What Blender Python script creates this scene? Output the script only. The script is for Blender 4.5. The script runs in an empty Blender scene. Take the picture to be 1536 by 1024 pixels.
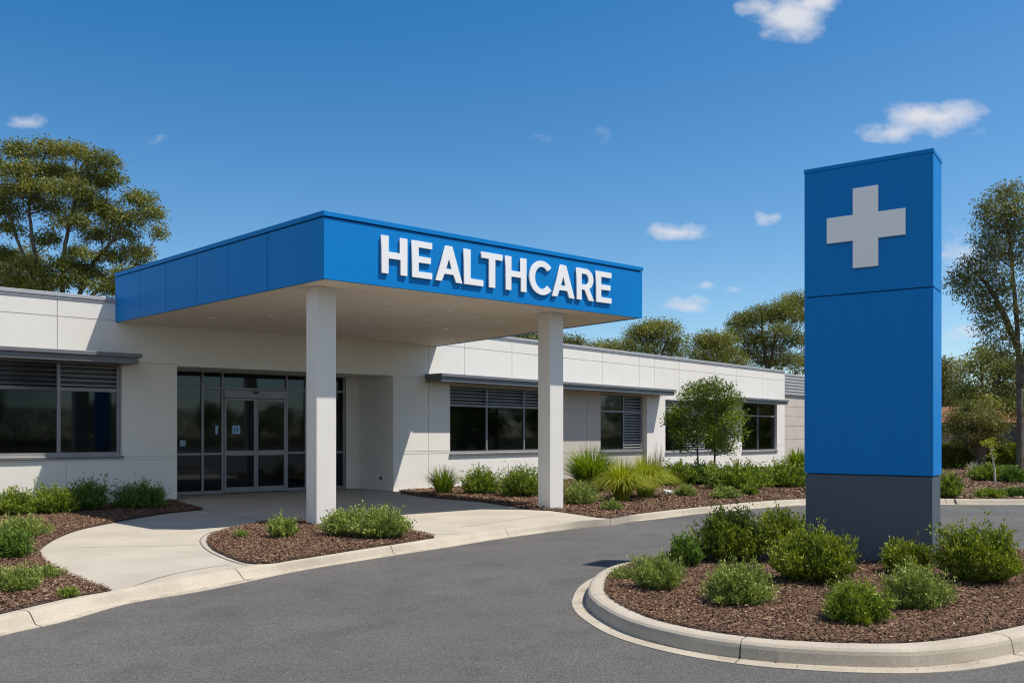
import bpy, bmesh, math, random
import numpy as np
from mathutils import Vector, Matrix

random.seed(7)
RNG = np.random.default_rng(11)
S = bpy.context.scene
COL = S.collection
rad = math.radians

# ------------------------------------------------------------------ camera model (survey of the place)
F, CX, CY, H = 1320.0, 768.0, 650.0, 1.6     # focal length and horizon of a 1536 px wide frame, eye height
ROAD = -0.13                                  # road level; footpath is z = 0


def gp(px, py, z=0.0):
    d = (H - z) * F / (py - CY)
    return ((px - CX) / F * d, d)


def at(px, py, d):
    return Vector(((px - CX) / F * d, d, H + (CY - py) / F * d))


class Plane:
    """a vertical wall plane: pt(s, out, z)"""

    def __init__(self, o, p):
        self.o = Vector((o[0], o[1]))
        d = Vector((p[0] - o[0], p[1] - o[1]))
        self.len = d.length
        self.d = d.normalized()
        self.n = Vector((self.d.y, -self.d.x))

    def s(self, px, out=0.0):
        o = self.o + self.n * out
        u = (px - CX) / F
        return (u * o.y - o.x) / (self.d.x - u * self.d.y)

    def z(self, px, py, out=0.0):
        s = self.s(px, out)
        d = self.o.y + self.d.y * s + self.n.y * out
        return H + (CY - py) / F * d

    def pt(self, s, out=0.0, z=0.0):
        p = self.o + self.d * s + self.n * out
        return Vector((p.x, p.y, z))

    def shift(self, out):
        a = self.pt(0, out)
        b = self.pt(1, out)
        return Plane((a.x, a.y), (b.x, b.y))


# ------------------------------------------------------------------ materials
def mat(name):
    m = bpy.data.materials.new(name)
    m.use_nodes = True
    nt = m.node_tree
    b = nt.nodes['Principled BSDF']
    return m, nt, b


def N(nt, t, **kw):
    n = nt.nodes.new(t)
    for k, v in kw.items():
        setattr(n, k, v)
    return n


def ramp(nt, pts):
    r = N(nt, 'ShaderNodeValToRGB')
    cr = r.color_ramp
    while len(cr.elements) < len(pts):
        cr.elements.new(0.5)
    for e, (p, c) in zip(cr.elements, pts):
        e.position = p
        e.color = (c[0], c[1], c[2], 1) if isinstance(c, tuple) else (c, c, c, 1)
    return r


def surface(name, c1, c2, scale=3.0, rough=0.8, bump=0.0, bscale=200.0, detail=6, spec=0.3, metallic=0.0, fine=0.0, fscale=300.0, streak=0.0):
    """two-tone noise material in object space, optional fine speckle, bump and vertical water streaks"""
    m, nt, b = mat(name)
    L = nt.links
    tc = N(nt, 'ShaderNodeTexCoord')
    n1 = N(nt, 'ShaderNodeTexNoise')
    n1.inputs['Scale'].default_value = scale
    n1.inputs['Detail'].default_value = detail
    L.new(tc.outputs['Object'], n1.inputs['Vector'])
    r = ramp(nt, [(0.3, c1), (0.7, c2)])
    L.new(n1.outputs['Fac'], r.inputs['Fac'])
    col = r.outputs['Color']
    if fine:
        n2 = N(nt, 'ShaderNodeTexNoise')
        n2.inputs['Scale'].default_value = fscale
        n2.inputs['Detail'].default_value = 3
        L.new(tc.outputs['Object'], n2.inputs['Vector'])
        r2 = ramp(nt, [(0.3, 1 - fine), (0.7, 1 + fine)])
        L.new(n2.outputs['Fac'], r2.inputs['Fac'])
        mx = N(nt, 'ShaderNodeMix', data_type='RGBA', blend_type='MULTIPLY')
        mx.inputs[0].default_value = 1
        L.new(col, mx.inputs[6])
        L.new(r2.outputs['Color'], mx.inputs[7])
        col = mx.outputs[2]
    if streak:
        mp = N(nt, 'ShaderNodeMapping')
        mp.inputs['Scale'].default_value = (5, 5, 0.25)
        L.new(tc.outputs['Object'], mp.inputs['Vector'])
        n3 = N(nt, 'ShaderNodeTexNoise')
        n3.inputs['Scale'].default_value = 1.6
        n3.inputs['Detail'].default_value = 5
        L.new(mp.outputs[0], n3.inputs['Vector'])
        r3 = ramp(nt, [(0.35, 1 - streak), (0.62, 1.0)])
        L.new(n3.outputs['Fac'], r3.inputs['Fac'])
        mx = N(nt, 'ShaderNodeMix', data_type='RGBA', blend_type='MULTIPLY')
        mx.inputs[0].default_value = 1
        L.new(col, mx.inputs[6])
        L.new(r3.outputs['Color'], mx.inputs[7])
        col = mx.outputs[2]
    L.new(col, b.inputs['Base Color'])
    b.inputs['Roughness'].default_value = rough
    b.inputs['Specular IOR Level'].default_value = spec
    b.inputs['Metallic'].default_value = metallic
    if bump:
        n4 = N(nt, 'ShaderNodeTexNoise')
        n4.inputs['Scale'].default_value = bscale
        n4.inputs['Detail'].default_value = 4
        L.new(tc.outputs['Object'], n4.inputs['Vector'])
        bp = N(nt, 'ShaderNodeBump')
        bp.inputs['Strength'].default_value = bump
        bp.inputs['Distance'].default_value = 0.01
        L.new(n4.outputs['Fac'], bp.inputs['Height'])
        L.new(bp.outputs[0], b.inputs['Normal'])
    return m


def leaf_mat(name, dark, mid, light, transl=0.3, rough=0.5, spec=0.35):
    """leaf colour varies leaf by leaf through the face attribute 'tint'"""
    m, nt, b = mat(name)
    L = nt.links
    a = N(nt, 'ShaderNodeAttribute')
    a.attribute_name = 'tint'
    r = ramp(nt, [(0.0, dark), (0.5, mid), (1.0, light)])
    L.new(a.outputs['Fac'], r.inputs['Fac'])
    L.new(r.outputs['Color'], b.inputs['Base Color'])
    b.inputs['Roughness'].default_value = rough
    b.inputs['Specular IOR Level'].default_value = spec
    t = N(nt, 'ShaderNodeBsdfTranslucent')
    hs = N(nt, 'ShaderNodeHueSaturation')
    hs.inputs['Saturation'].default_value = 1.15
    hs.inputs['Value'].default_value = 1.25
    L.new(r.outputs['Color'], hs.inputs['Color'])
    L.new(hs.outputs[0], t.inputs['Color'])
    mx = N(nt, 'ShaderNodeMixShader')
    mx.inputs[0].default_value = transl
    L.new(b.outputs[0], mx.inputs[1])
    L.new(t.outputs[0], mx.inputs[2])
    L.new(mx.outputs[0], nt.nodes['Material Output'].inputs['Surface'])
    return m


def glass_mat(name, tint=(0.30, 0.36, 0.38), ior=1.5):
    m, nt, b = mat(name)
    nt.nodes.remove(b)
    L = nt.links
    tr = N(nt, 'ShaderNodeBsdfTransparent')
    tr.inputs[0].default_value = (*tint, 1)
    gl = N(nt, 'ShaderNodeBsdfGlossy')
    gl.inputs['Roughness'].default_value = 0.035
    gl.inputs['Color'].default_value = (0.8, 0.92, 1, 1)
    tc = N(nt, 'ShaderNodeTexCoord')
    ns = N(nt, 'ShaderNodeTexNoise')
    ns.inputs['Scale'].default_value = 0.8
    ns.inputs['Detail'].default_value = 1
    L.new(tc.outputs['Object'], ns.inputs['Vector'])
    bp = N(nt, 'ShaderNodeBump')
    bp.inputs['Strength'].default_value = 0.02
    bp.inputs['Distance'].default_value = 0.05
    L.new(ns.outputs['Fac'], bp.inputs['Height'])
    L.new(bp.outputs[0], gl.inputs['Normal'])
    fr = N(nt, 'ShaderNodeFresnel')
    fr.inputs['IOR'].default_value = ior
    mx = N(nt, 'ShaderNodeMixShader')
    L.new(fr.outputs[0], mx.inputs[0])
    L.new(tr.outputs[0], mx.inputs[1])
    L.new(gl.outputs[0], mx.inputs[2])
    L.new(mx.outputs[0], nt.nodes['Material Output'].inputs['Surface'])
    return m


def asphalt_mat():
    m, nt, b = mat('asphalt')
    L = nt.links
    tc = N(nt, 'ShaderNodeTexCoord')
    big = N(nt, 'ShaderNodeTexNoise')
    big.inputs['Scale'].default_value = 0.35
    big.inputs['Detail'].default_value = 5
    L.new(tc.outputs['Object'], big.inputs['Vector'])
    rb = ramp(nt, [(0.3, (0.090, 0.086, 0.081)), (0.7, (0.114, 0.109, 0.102))])
    L.new(big.outputs['Fac'], rb.inputs['Fac'])
    vo = N(nt, 'ShaderNodeTexVoronoi')
    vo.inputs['Scale'].default_value = 105
    L.new(tc.outputs['Object'], vo.inputs['Vector'])
    rv = ramp(nt, [(0.0, 0.68), (0.5, 0.98), (1.0, 1.4)])
    sep = N(nt, 'ShaderNodeSeparateColor')
    L.new(vo.outputs['Color'], sep.inputs[0])
    L.new(sep.outputs[0], rv.inputs['Fac'])
    mx = N(nt, 'ShaderNodeMix', data_type='RGBA', blend_type='MULTIPLY')
    mx.inputs[0].default_value = 1
    L.new(rb.outputs['Color'], mx.inputs[6])
    L.new(rv.outputs['Color'], mx.inputs[7])
    # worn tyre tracks and stains
    n2 = N(nt, 'ShaderNodeTexNoise')
    n2.inputs['Scale'].default_value = 1.7
    n2.inputs['Detail'].default_value = 8
    n2.inputs['Distortion'].default_value = 0.6
    L.new(tc.outputs['Object'], n2.inputs['Vector'])
    r2 = ramp(nt, [(0.32, 0.86), (0.5, 1.0), (0.7, 1.07)])
    L.new(n2.outputs['Fac'], r2.inputs['Fac'])
    mx2 = N(nt, 'ShaderNodeMix', data_type='RGBA', blend_type='MULTIPLY')
    mx2.inputs[0].default_value = 1
    L.new(mx.outputs[2], mx2.inputs[6])
    L.new(r2.outputs['Color'], mx2.inputs[7])
    L.new(mx2.outputs[2], b.inputs['Base Color'])
    b.inputs['Roughness'].default_value = 0.85
    b.inputs['Specular IOR Level'].default_value = 0.25
    bp = N(nt, 'ShaderNodeBump')
    bp.inputs['Strength'].default_value = 0.7
    bp.inputs['Distance'].default_value = 0.006
    L.new(vo.outputs['Distance'], bp.inputs['Height'])
    L.new(bp.outputs[0], b.inputs['Normal'])
    return m


M = {}
M['render'] = surface('white_render', (0.735, 0.715, 0.665), (0.765, 0.745, 0.695), 1.2, 0.85, 0.25, 260, fine=0.04, fscale=120, streak=0.012)
M['tan'] = surface('tan_render', (0.50, 0.46, 0.40), (0.54, 0.50, 0.44), 1.2, 0.85, 0.25, 260, fine=0.05, fscale=120, streak=0.02)
M['soffit'] = surface('soffit_paint', (0.74, 0.68, 0.59), (0.78, 0.72, 0.63), 0.8, 0.7, 0.05, 60)
M['column'] = surface('column_paint', (0.70, 0.68, 0.64), (0.73, 0.71, 0.67), 1.4, 0.7, 0.12, 260, fine=0.04, fscale=150, streak=0.015)
M['concrete'] = surface('concrete', (0.37, 0.335, 0.275), (0.45, 0.405, 0.335), 1.1, 0.9, 0.3, 180, detail=10, fine=0.08, fscale=90)
M['kerb'] = surface('kerb_concrete', (0.37, 0.325, 0.258), (0.455, 0.405, 0.325), 2.5, 0.9, 0.35, 160, detail=10, fine=0.12, fscale=70)
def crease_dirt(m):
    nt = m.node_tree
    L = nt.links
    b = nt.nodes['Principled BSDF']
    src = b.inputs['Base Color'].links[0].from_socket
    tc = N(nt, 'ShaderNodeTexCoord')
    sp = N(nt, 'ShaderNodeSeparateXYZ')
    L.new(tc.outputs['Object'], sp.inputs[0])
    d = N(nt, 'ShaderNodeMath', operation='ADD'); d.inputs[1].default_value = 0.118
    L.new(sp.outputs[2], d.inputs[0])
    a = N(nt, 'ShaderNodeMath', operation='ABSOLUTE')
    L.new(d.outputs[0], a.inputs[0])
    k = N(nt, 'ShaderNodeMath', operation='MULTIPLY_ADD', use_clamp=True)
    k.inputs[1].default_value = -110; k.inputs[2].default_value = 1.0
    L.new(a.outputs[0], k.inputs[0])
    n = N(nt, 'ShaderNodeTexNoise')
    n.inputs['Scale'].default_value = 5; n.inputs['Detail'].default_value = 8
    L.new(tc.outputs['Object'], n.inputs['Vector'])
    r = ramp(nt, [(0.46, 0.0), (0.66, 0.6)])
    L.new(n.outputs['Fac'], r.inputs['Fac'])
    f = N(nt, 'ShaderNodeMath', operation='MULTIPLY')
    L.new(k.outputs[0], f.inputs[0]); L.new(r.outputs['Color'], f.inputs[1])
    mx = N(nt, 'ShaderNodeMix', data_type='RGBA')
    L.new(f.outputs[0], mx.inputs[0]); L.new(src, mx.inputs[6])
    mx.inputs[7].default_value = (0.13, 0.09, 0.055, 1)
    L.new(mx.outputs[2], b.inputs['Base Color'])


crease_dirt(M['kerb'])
M['joint'] = surface('joint_grit', (0.16, 0.13, 0.10), (0.24, 0.2, 0.16), 8, 0.95)
M['grey_metal'] = surface('grey_metal', (0.135, 0.145, 0.16), (0.155, 0.165, 0.18), 2, 0.42, spec=0.5)
M['cap'] = surface('parapet_metal', (0.36, 0.37, 0.385), (0.40, 0.41, 0.425), 2, 0.42, spec=0.5)
M['alu'] = surface('window_aluminium', (0.22, 0.225, 0.235), (0.26, 0.265, 0.275), 3, 0.38, spec=0.5, metallic=0.35)
M['dark_metal'] = surface('dark_metal', (0.035, 0.038, 0.044), (0.045, 0.048, 0.055), 3, 0.4, spec=0.5)
M['blue'] = surface('blue_panel', (0.001, 0.19, 0.54), (0.001, 0.20, 0.565), 0.8, 0.45, spec=0.15, streak=0.02)
M['blue_dark'] = surface('blue_joint', (0.002, 0.02, 0.07), (0.002, 0.025, 0.08), 1, 0.5)
M['letter'] = surface('white_letter', (0.83, 0.83, 0.83), (0.86, 0.86, 0.86), 3, 0.35, spec=0.5)
M['cross'] = surface('white_cross', (0.86, 0.86, 0.85), (0.88, 0.88, 0.87), 3, 0.4, spec=0.5)
M['sign_grey'] = surface('sign_base_grey', (0.070, 0.092, 0.120), (0.082, 0.105, 0.134), 0.9, 0.5, spec=0.3, fine=0.03, fscale=200, streak=0.02)
M['glass'] = glass_mat('tinted_glass')
M['inner'] = surface('interior_paint', (0.36, 0.36, 0.34), (0.42, 0.41, 0.39), 0.5, 0.8)
M['inner_floor'] = surface('interior_floor', (0.10, 0.09, 0.08), (0.14, 0.12, 0.1), 1.0, 0.4)
M['lamp_off'] = surface('downlight', (0.85, 0.85, 0.83), (0.88, 0.88, 0.86), 3, 0.3)
M['asphalt'] = asphalt_mat()
M['soil'] = surface('mulch_soil', (0.05, 0.032, 0.022), (0.17, 0.11, 0.075), 55, 0.95, 1.0, 90, detail=8)
M['grass_ground'] = surface('dry_grass_ground', (0.07, 0.075, 0.03), (0.13, 0.11, 0.05), 0.6, 0.95, 0.6, 40, detail=10, fine=0.3, fscale=25)
M['bark'] = surface('grey_bark', (0.07, 0.055, 0.045), (0.19, 0.16, 0.13), 6, 0.9, 0.8, 30, streak=0.3)
M['bark_dark'] = surface('brown_bark', (0.05, 0.038, 0.03), (0.12, 0.095, 0.075), 8, 0.9, 0.8, 30)
M['bark_pale'] = surface('pale_bark', (0.38, 0.33, 0.27), (0.55, 0.5, 0.43), 9, 0.8, 0.4, 40)
M['twig'] = surface('twig', (0.08, 0.06, 0.035), (0.14, 0.11, 0.06), 20, 0.9)
M['rock'] = surface('white_rock', (0.5, 0.49, 0.46), (0.7, 0.69, 0.66), 9, 0.8, 0.6, 30)
M['notice'] = surface('pale_notice', (0.30, 0.5, 0.7), (0.36, 0.55, 0.74), 5, 0.5)
M['notice_ink'] = surface('notice_ink', (0.03, 0.1, 0.3), (0.04, 0.12, 0.34), 5, 0.5)
M['roof_tile'] = surface('orange_roof_tile', (0.16, 0.065, 0.028), (0.25, 0.105, 0.05), 6, 0.8, 0.8, 20)
M['house_wall'] = surface('house_render', (0.27, 0.24, 0.19), (0.33, 0.29, 0.23), 2, 0.9)

M['mulch'] = leaf_mat('bark_chip', (0.042, 0.025, 0.017), (0.174, 0.102, 0.067), (0.480, 0.344, 0.227), 0.0, 0.9, 0.1)
M['euc'] = leaf_mat('eucalypt_leaf', (0.092, 0.109, 0.019), (0.174, 0.184, 0.031), (0.389, 0.346, 0.070), 0.28)
M['euc2'] = leaf_mat('olive_leaf', (0.102, 0.124, 0.025), (0.195, 0.210, 0.043), (0.389, 0.356, 0.086), 0.28)
M['gum_grey'] = leaf_mat('gum_leaf', (0.082, 0.098, 0.028), (0.160, 0.169, 0.047), (0.328, 0.290, 0.086), 0.28)
M['street'] = leaf_mat('street_tree_leaf', (0.068, 0.112, 0.013), (0.143, 0.206, 0.024), (0.365, 0.412, 0.061), 0.3)
M['shrub'] = leaf_mat('shrub_leaf', (0.070, 0.124, 0.014), (0.155, 0.233, 0.028), (0.388, 0.452, 0.056), 0.2)
M['shrub_dark'] = leaf_mat('dark_shrub_leaf', (0.043, 0.098, 0.014), (0.093, 0.175, 0.026), (0.214, 0.308, 0.048), 0.2)
M['sage'] = leaf_mat('sage_leaf', (0.096, 0.149, 0.031), (0.210, 0.282, 0.060), (0.454, 0.501, 0.129), 0.2)
M['box'] = leaf_mat('olive_shrub_leaf', (0.064, 0.102, 0.012), (0.142, 0.197, 0.021), (0.354, 0.393, 0.047), 0.2)
M['lime'] = leaf_mat('lime_grass_blade', (0.156, 0.208, 0.018), (0.325, 0.364, 0.030), (0.546, 0.546, 0.072), 0.35)
M['strap'] = leaf_mat('strap_blade', (0.082, 0.139, 0.018), (0.162, 0.248, 0.033), (0.389, 0.451, 0.075), 0.3)
M['wisp'] = leaf_mat('seed_stalk', (0.20, 0.20, 0.13), (0.32, 0.32, 0.22), (0.5, 0.48, 0.36), 0.3)
M['hedge'] = leaf_mat('hedge_leaf', (0.066, 0.100, 0.014), (0.140, 0.181, 0.023), (0.338, 0.344, 0.051), 0.28)
M['rust'] = leaf_mat('russet_leaf', (0.068, 0.085, 0.019), (0.135, 0.142, 0.031), (0.300, 0.246, 0.055), 0.28)
M['dry'] = leaf_mat('dry_leaf', (0.14, 0.07, 0.03), (0.25, 0.14, 0.06), (0.4, 0.28, 0.14), 0.0, 0.9, 0.1)


# ------------------------------------------------------------------ object helpers
def tag(o, label=None, cat=None, group=None, kind=None):
    if label: o['label'] = label
    if cat: o['category'] = cat
    if group: o['group'] = group
    if kind: o['kind'] = kind
    return o


def empty(name, loc, label, cat, group=None):
    o = bpy.data.objects.new(name, None)
    o.empty_display_size = 0.3
    COL.objects.link(o)
    o.location = loc
    o['_w'] = list(loc)
    return tag(o, label, cat, group)


def wloc(o):
    v = Vector((0, 0, 0))
    while o is not None:
        v += Vector(o.location)
        o = o.parent
    return v


def link_mesh(name, me, material, parent=None, bevel=0.0, loc=None, smooth=False):
    """mesh is in world coordinates; re-based to loc / parent"""
    o = bpy.data.objects.new(name, me)
    COL.objects.link(o)
    base = Vector(loc) if loc is not None else (wloc(parent) if parent else Vector((0, 0, 0)))
    if base.length:
        me.transform(Matrix.Translation(-base))
    if parent:
        o.parent = parent
        o.location = base - wloc(parent)
    else:
        o.location = base
    for mm in (material if isinstance(material, (list, tuple)) else [material]):
        me.materials.append(mm)
    if smooth:
        me.polygons.foreach_set('use_smooth', [True] * len(me.polygons))
    if bevel:
        b = o.modifiers.new('bevel', 'BEVEL')
        b.width = bevel
        b.segments = 2
        b.limit_method = 'ANGLE'
        b.angle_limit = rad(40)
    return o


class MB:
    """collects simple solids into one mesh"""

    def __init__(self):
        self.v, self.f, self.mi = [], [], []

    def add(self, vs, fs, mi=0):
        k = len(self.v)
        self.v += [tuple(p) for p in vs]
        self.f += [tuple(i + k for i in f) for f in fs]
        self.mi += [mi] * len(fs)

    def quad(self, a, b, c, d, mi=0):
        self.add([a, b, c, d], [(0, 1, 2, 3)], mi)

    def hexa(self, p, mi=0):
        self.add(p, [(3, 2, 1, 0), (4, 5, 6, 7), (0, 1, 5, 4), (1, 2, 6, 5), (2, 3, 7, 6), (3, 0, 4, 7)], mi)

    def box(self, P, s0, s1, o0, o1, z0, z1, mi=0):
        """box on a wall plane, o1 further out"""
        a = [P.pt(s0, o1, z0), P.pt(s1, o1, z0), P.pt(s1, o0, z0), P.pt(s0, o0, z0)]
        b = [P.pt(s0, o1, z1), P.pt(s1, o1, z1), P.pt(s1, o0, z1), P.pt(s0, o0, z1)]
        self.hexa(a + b, mi)

    def prism(self, poly, z0, z1, mi=0):
        n = len(poly)
        vs = [(p[0], p[1], z0) for p in poly] + [(p[0], p[1], z1) for p in poly]
        fs = [tuple(range(n - 1, -1, -1)), tuple(range(n, 2 * n))]
        fs += [(i, (i + 1) % n, n + (i + 1) % n, n + i) for i in range(n)]
        self.add(vs, fs, mi)

    def tube(self, pts, r, seg=6, cap=True):
        pts = [Vector(p) for p in pts]
        rs = r if isinstance(r, (list, tuple)) else [r] * len(pts)
        k = len(self.v)
        ref = Vector((0.31, 0.87, 0.12)).normalized()
        n = len(pts)
        for i, p in enumerate(pts):
            t = (pts[min(i + 1, n - 1)] - pts[max(i - 1, 0)])
            if t.length < 1e-9: t = Vector((0, 0, 1))
            t.normalize()
            a = t.cross(ref)
            if a.length < 0.05: a = t.cross(Vector((1, 0, 0)))
            a.normalize()
            b = t.cross(a)
            for j in range(seg):
                q = 2 * math.pi * j / seg
                self.v.append(tuple(p + (a * math.cos(q) + b * math.sin(q)) * rs[i]))
        for i in range(n - 1):
            for j in range(seg):
                j2 = (j + 1) % seg
                self.f.append((k + i * seg + j, k + i * seg + j2, k + (i + 1) * seg + j2, k + (i + 1) * seg + j))
                self.mi.append(0)
        if cap:
            self.f.append(tuple(k + j for j in range(seg - 1, -1, -1))); self.mi.append(0)
            self.f.append(tuple(k + (n - 1) * seg + j for j in range(seg))); self.mi.append(0)

    def build(self, name, material, parent=None, bevel=0.0, loc=None, smooth=False, weld=False):
        me = bpy.data.meshes.new(name)
        me.from_pydata(self.v, [], self.f)
        me.polygons.foreach_set('material_index', self.mi)
        if weld or bevel:
            bm = bmesh.new()
            bm.from_mesh(me)
            bmesh.ops.remove_doubles(bm, verts=bm.verts, dist=1e-5)
            bmesh.ops.recalc_face_normals(bm, faces=bm.faces)
            bm.to_mesh(me)
            bm.free()
        me.update()
        return link_mesh(name, me, material, parent, bevel, loc, smooth)


def hwall(mb, P, s0, s1, z0, z1, ops=(), vj=(), hj=(), th=0.25, gw=0.018, gd=0.02, ends=True):
    """wall with real openings and real panel grooves"""
    xs, zs = {s0, s1}, {z0, z1}
    for a, b, c, d in ops:
        xs |= {a, b}; zs |= {c, d}
    for s, a, b in vj:
        xs |= {s - gw / 2, s + gw / 2}; zs |= {a, b}
    for z, a, b in hj:
        zs |= {z - gw / 2, z + gw / 2}; xs |= {a, b}
    xs = sorted(x for x in xs if s0 - 1e-6 <= x <= s1 + 1e-6)
    zs = sorted(z for z in zs if z0 - 1e-6 <= z <= z1 + 1e-6)
    nx, nz = len(xs) - 1, len(zs) - 1
    val = {}
    for i in range(nx):
        xm = (xs[i] + xs[i + 1]) / 2
        for j in range(nz):
            zm = (zs[j] + zs[j + 1]) / 2
            v = 0.0
            if any(abs(xm - s) < gw / 2 and a < zm < b for s, a, b in vj) or any(abs(zm - z) < gw / 2 and a < xm < b for z, a, b in hj):
                v = -gd
            if any(a < xm < b and c < zm < d for a, b, c, d in ops):
                v = None
            val[i, j] = v
    for (i, j), v in val.items():
        x0, x1, y0, y1 = xs[i], xs[i + 1], zs[j], zs[j + 1]
        if v is not None:
            mb.quad(P.pt(x0, v, y0), P.pt(x1, v, y0), P.pt(x1, v, y1), P.pt(x0, v, y1))
            mb.quad(P.pt(x1, -th, y0), P.pt(x0, -th, y0), P.pt(x0, -th, y1), P.pt(x1, -th, y1))
        vv = -th if v is None else v
        for (di, dj) in ((1, 0), (0, 1)):
            k = (i + di, j + dj)
            if k not in val: continue
            w = -th if val[k] is None else val[k]
            if abs(w - vv) < 1e-6: continue
            if di:
                mb.quad(P.pt(x1, vv, y0), P.pt(x1, w, y0), P.pt(x1, w, y1), P.pt(x1, vv, y1))
            else:
                mb.quad(P.pt(x0, vv, y1), P.pt(x1, vv, y1), P.pt(x1, w, y1), P.pt(x0, w, y1))
    mb.quad(P.pt(s0, 0, z1), P.pt(s1, 0, z1), P.pt(s1, -th, z1), P.pt(s0, -th, z1))
    if ends:
        for s in (s0, s1):
            mb.quad(P.pt(s, 0, z0), P.pt(s, -th, z0), P.pt(s, -th, z1), P.pt(s, 0, z1))


def sheet(name, poly, z, material, parent=None, kind=None, extra=None):
    bm = bmesh.new()
    vs = [bm.verts.new((p[0], p[1], z)) for p in poly]
    f = bm.faces.new(vs)
    if f.normal.z < 0 or sum((poly[i][0] * poly[(i + 1) % len(poly)][1] - poly[(i + 1) % len(poly)][0] * poly[i][1]) for i in range(len(poly))) < 0:
        f.normal_flip()
    bmesh.ops.triangulate(bm, faces=[f])
    me = bpy.data.meshes.new(name)
    bm.to_mesh(me); bm.free()
    o = link_mesh(name, me, material, parent)
    if kind: o['kind'] = kind
    return o


def spline(pts, n=6, closed=False):
    """Catmull-Rom through 2-D points"""
    P = [Vector((p[0], p[1])) for p in pts]
    out = []
    m = len(P)
    for i in range(m if closed else m - 1):
        p1, p2 = P[i], P[(i + 1) % m]
        p0 = P[i - 1] if (i > 0 or closed) else p1 * 2 - p2
        p3 = P[(i + 2) % m] if (i + 2 < m or closed) else p2 * 2 - p1
        for k in range(n):
            t = k / n
            out.append(0.5 * ((2 * p1) + (p2 - p0) * t + (2 * p0 - 5 * p1 + 4 * p2 - p3) * t * t + (3 * p1 - p0 - 3 * p2 + p3) * t ** 3))
    if not closed: out.append(P[-1])
    return out


def resample(pts, n):
    P = [Vector(p) for p in pts]
    L = [0.0]
    for a, b in zip(P, P[1:]):
        L.append(L[-1] + (b - a).length)
    out = []
    j = 0
    for i in range(n):
        t = L[-1] * i / (n - 1)
        while j < len(P) - 2 and L[j + 1] < t: j += 1
        u = (t - L[j]) / max(1e-9, L[j + 1] - L[j])
        out.append(P[j].lerp(P[j + 1], u))
    return out


def inside(poly, x, y):
    """vectorised point in polygon"""
    r = np.zeros(len(x), bool)
    n = len(poly)
    for i in range(n):
        x1, y1 = poly[i]
        x2, y2 = poly[(i + 1) % n]
        if y1 == y2: continue
        c = ((y1 > y) != (y2 > y)) & (x < (x2 - x1) * (y - y1) / (y2 - y1) + x1)
        r ^= c
    return r


# ------------------------------------------------------------------ foliage helpers
def unit(a):
    return a / np.maximum(1e-9, np.linalg.norm(a, axis=1, keepdims=True))


def leaf_arrays(c, ax, ln, wd, fold=0.0, rng=RNG):
    """rhombic leaves: base c, axis ax (unit), length ln, width wd -> verts (N*4,3)"""
    n = len(c)
    rnd = unit(rng.normal(size=(n, 3)))
    side = unit(np.cross(ax, rnd))
    nrm = np.cross(ax, side)
    ln = np.asarray(ln).reshape(-1, 1) * np.ones((n, 1))
    wd = np.asarray(wd).reshape(-1, 1) * np.ones((n, 1))
    v = np.empty((n, 4, 3))
    v[:, 0] = c
    v[:, 1] = c + ax * ln * 0.45 + side * wd * 0.5 + nrm * wd * fold
    v[:, 2] = c + ax * ln
    v[:, 3] = c + ax * ln * 0.45 - side * wd * 0.5 + nrm * wd * fold
    return v.reshape(-1, 3)


def quads_mesh(name, v, tint):
    n = len(v) // 4
    me = bpy.data.meshes.new(name)
    me.vertices.add(len(v))
    me.vertices.foreach_set('co', np.ascontiguousarray(v, dtype=np.float32).ravel())
    me.loops.add(n * 4)
    me.loops.foreach_set('vertex_index', np.arange(n * 4, dtype=np.int32))
    me.polygons.add(n)
    me.polygons.foreach_set('loop_start', np.arange(0, n * 4, 4, dtype=np.int32))
    try:
        me.polygons.foreach_set('loop_total', np.full(n, 4, dtype=np.int32))
    except Exception:
        pass
    a = me.attributes.new('tint', 'FLOAT', 'FACE')
    a.data.foreach_set('value', np.clip(tint, 0, 1).astype(np.float32))
    me.update(calc_edges=True)
    me.validate()
    return me


def mound(px, py_base, w_px, h_px, z=0.0):
    """(x, y, width, height) of a plant seen at these pixels, standing at its base"""
    x, d = gp(px, py_base, z)
    return x, d, w_px / F * d, h_px / F * d


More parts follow.
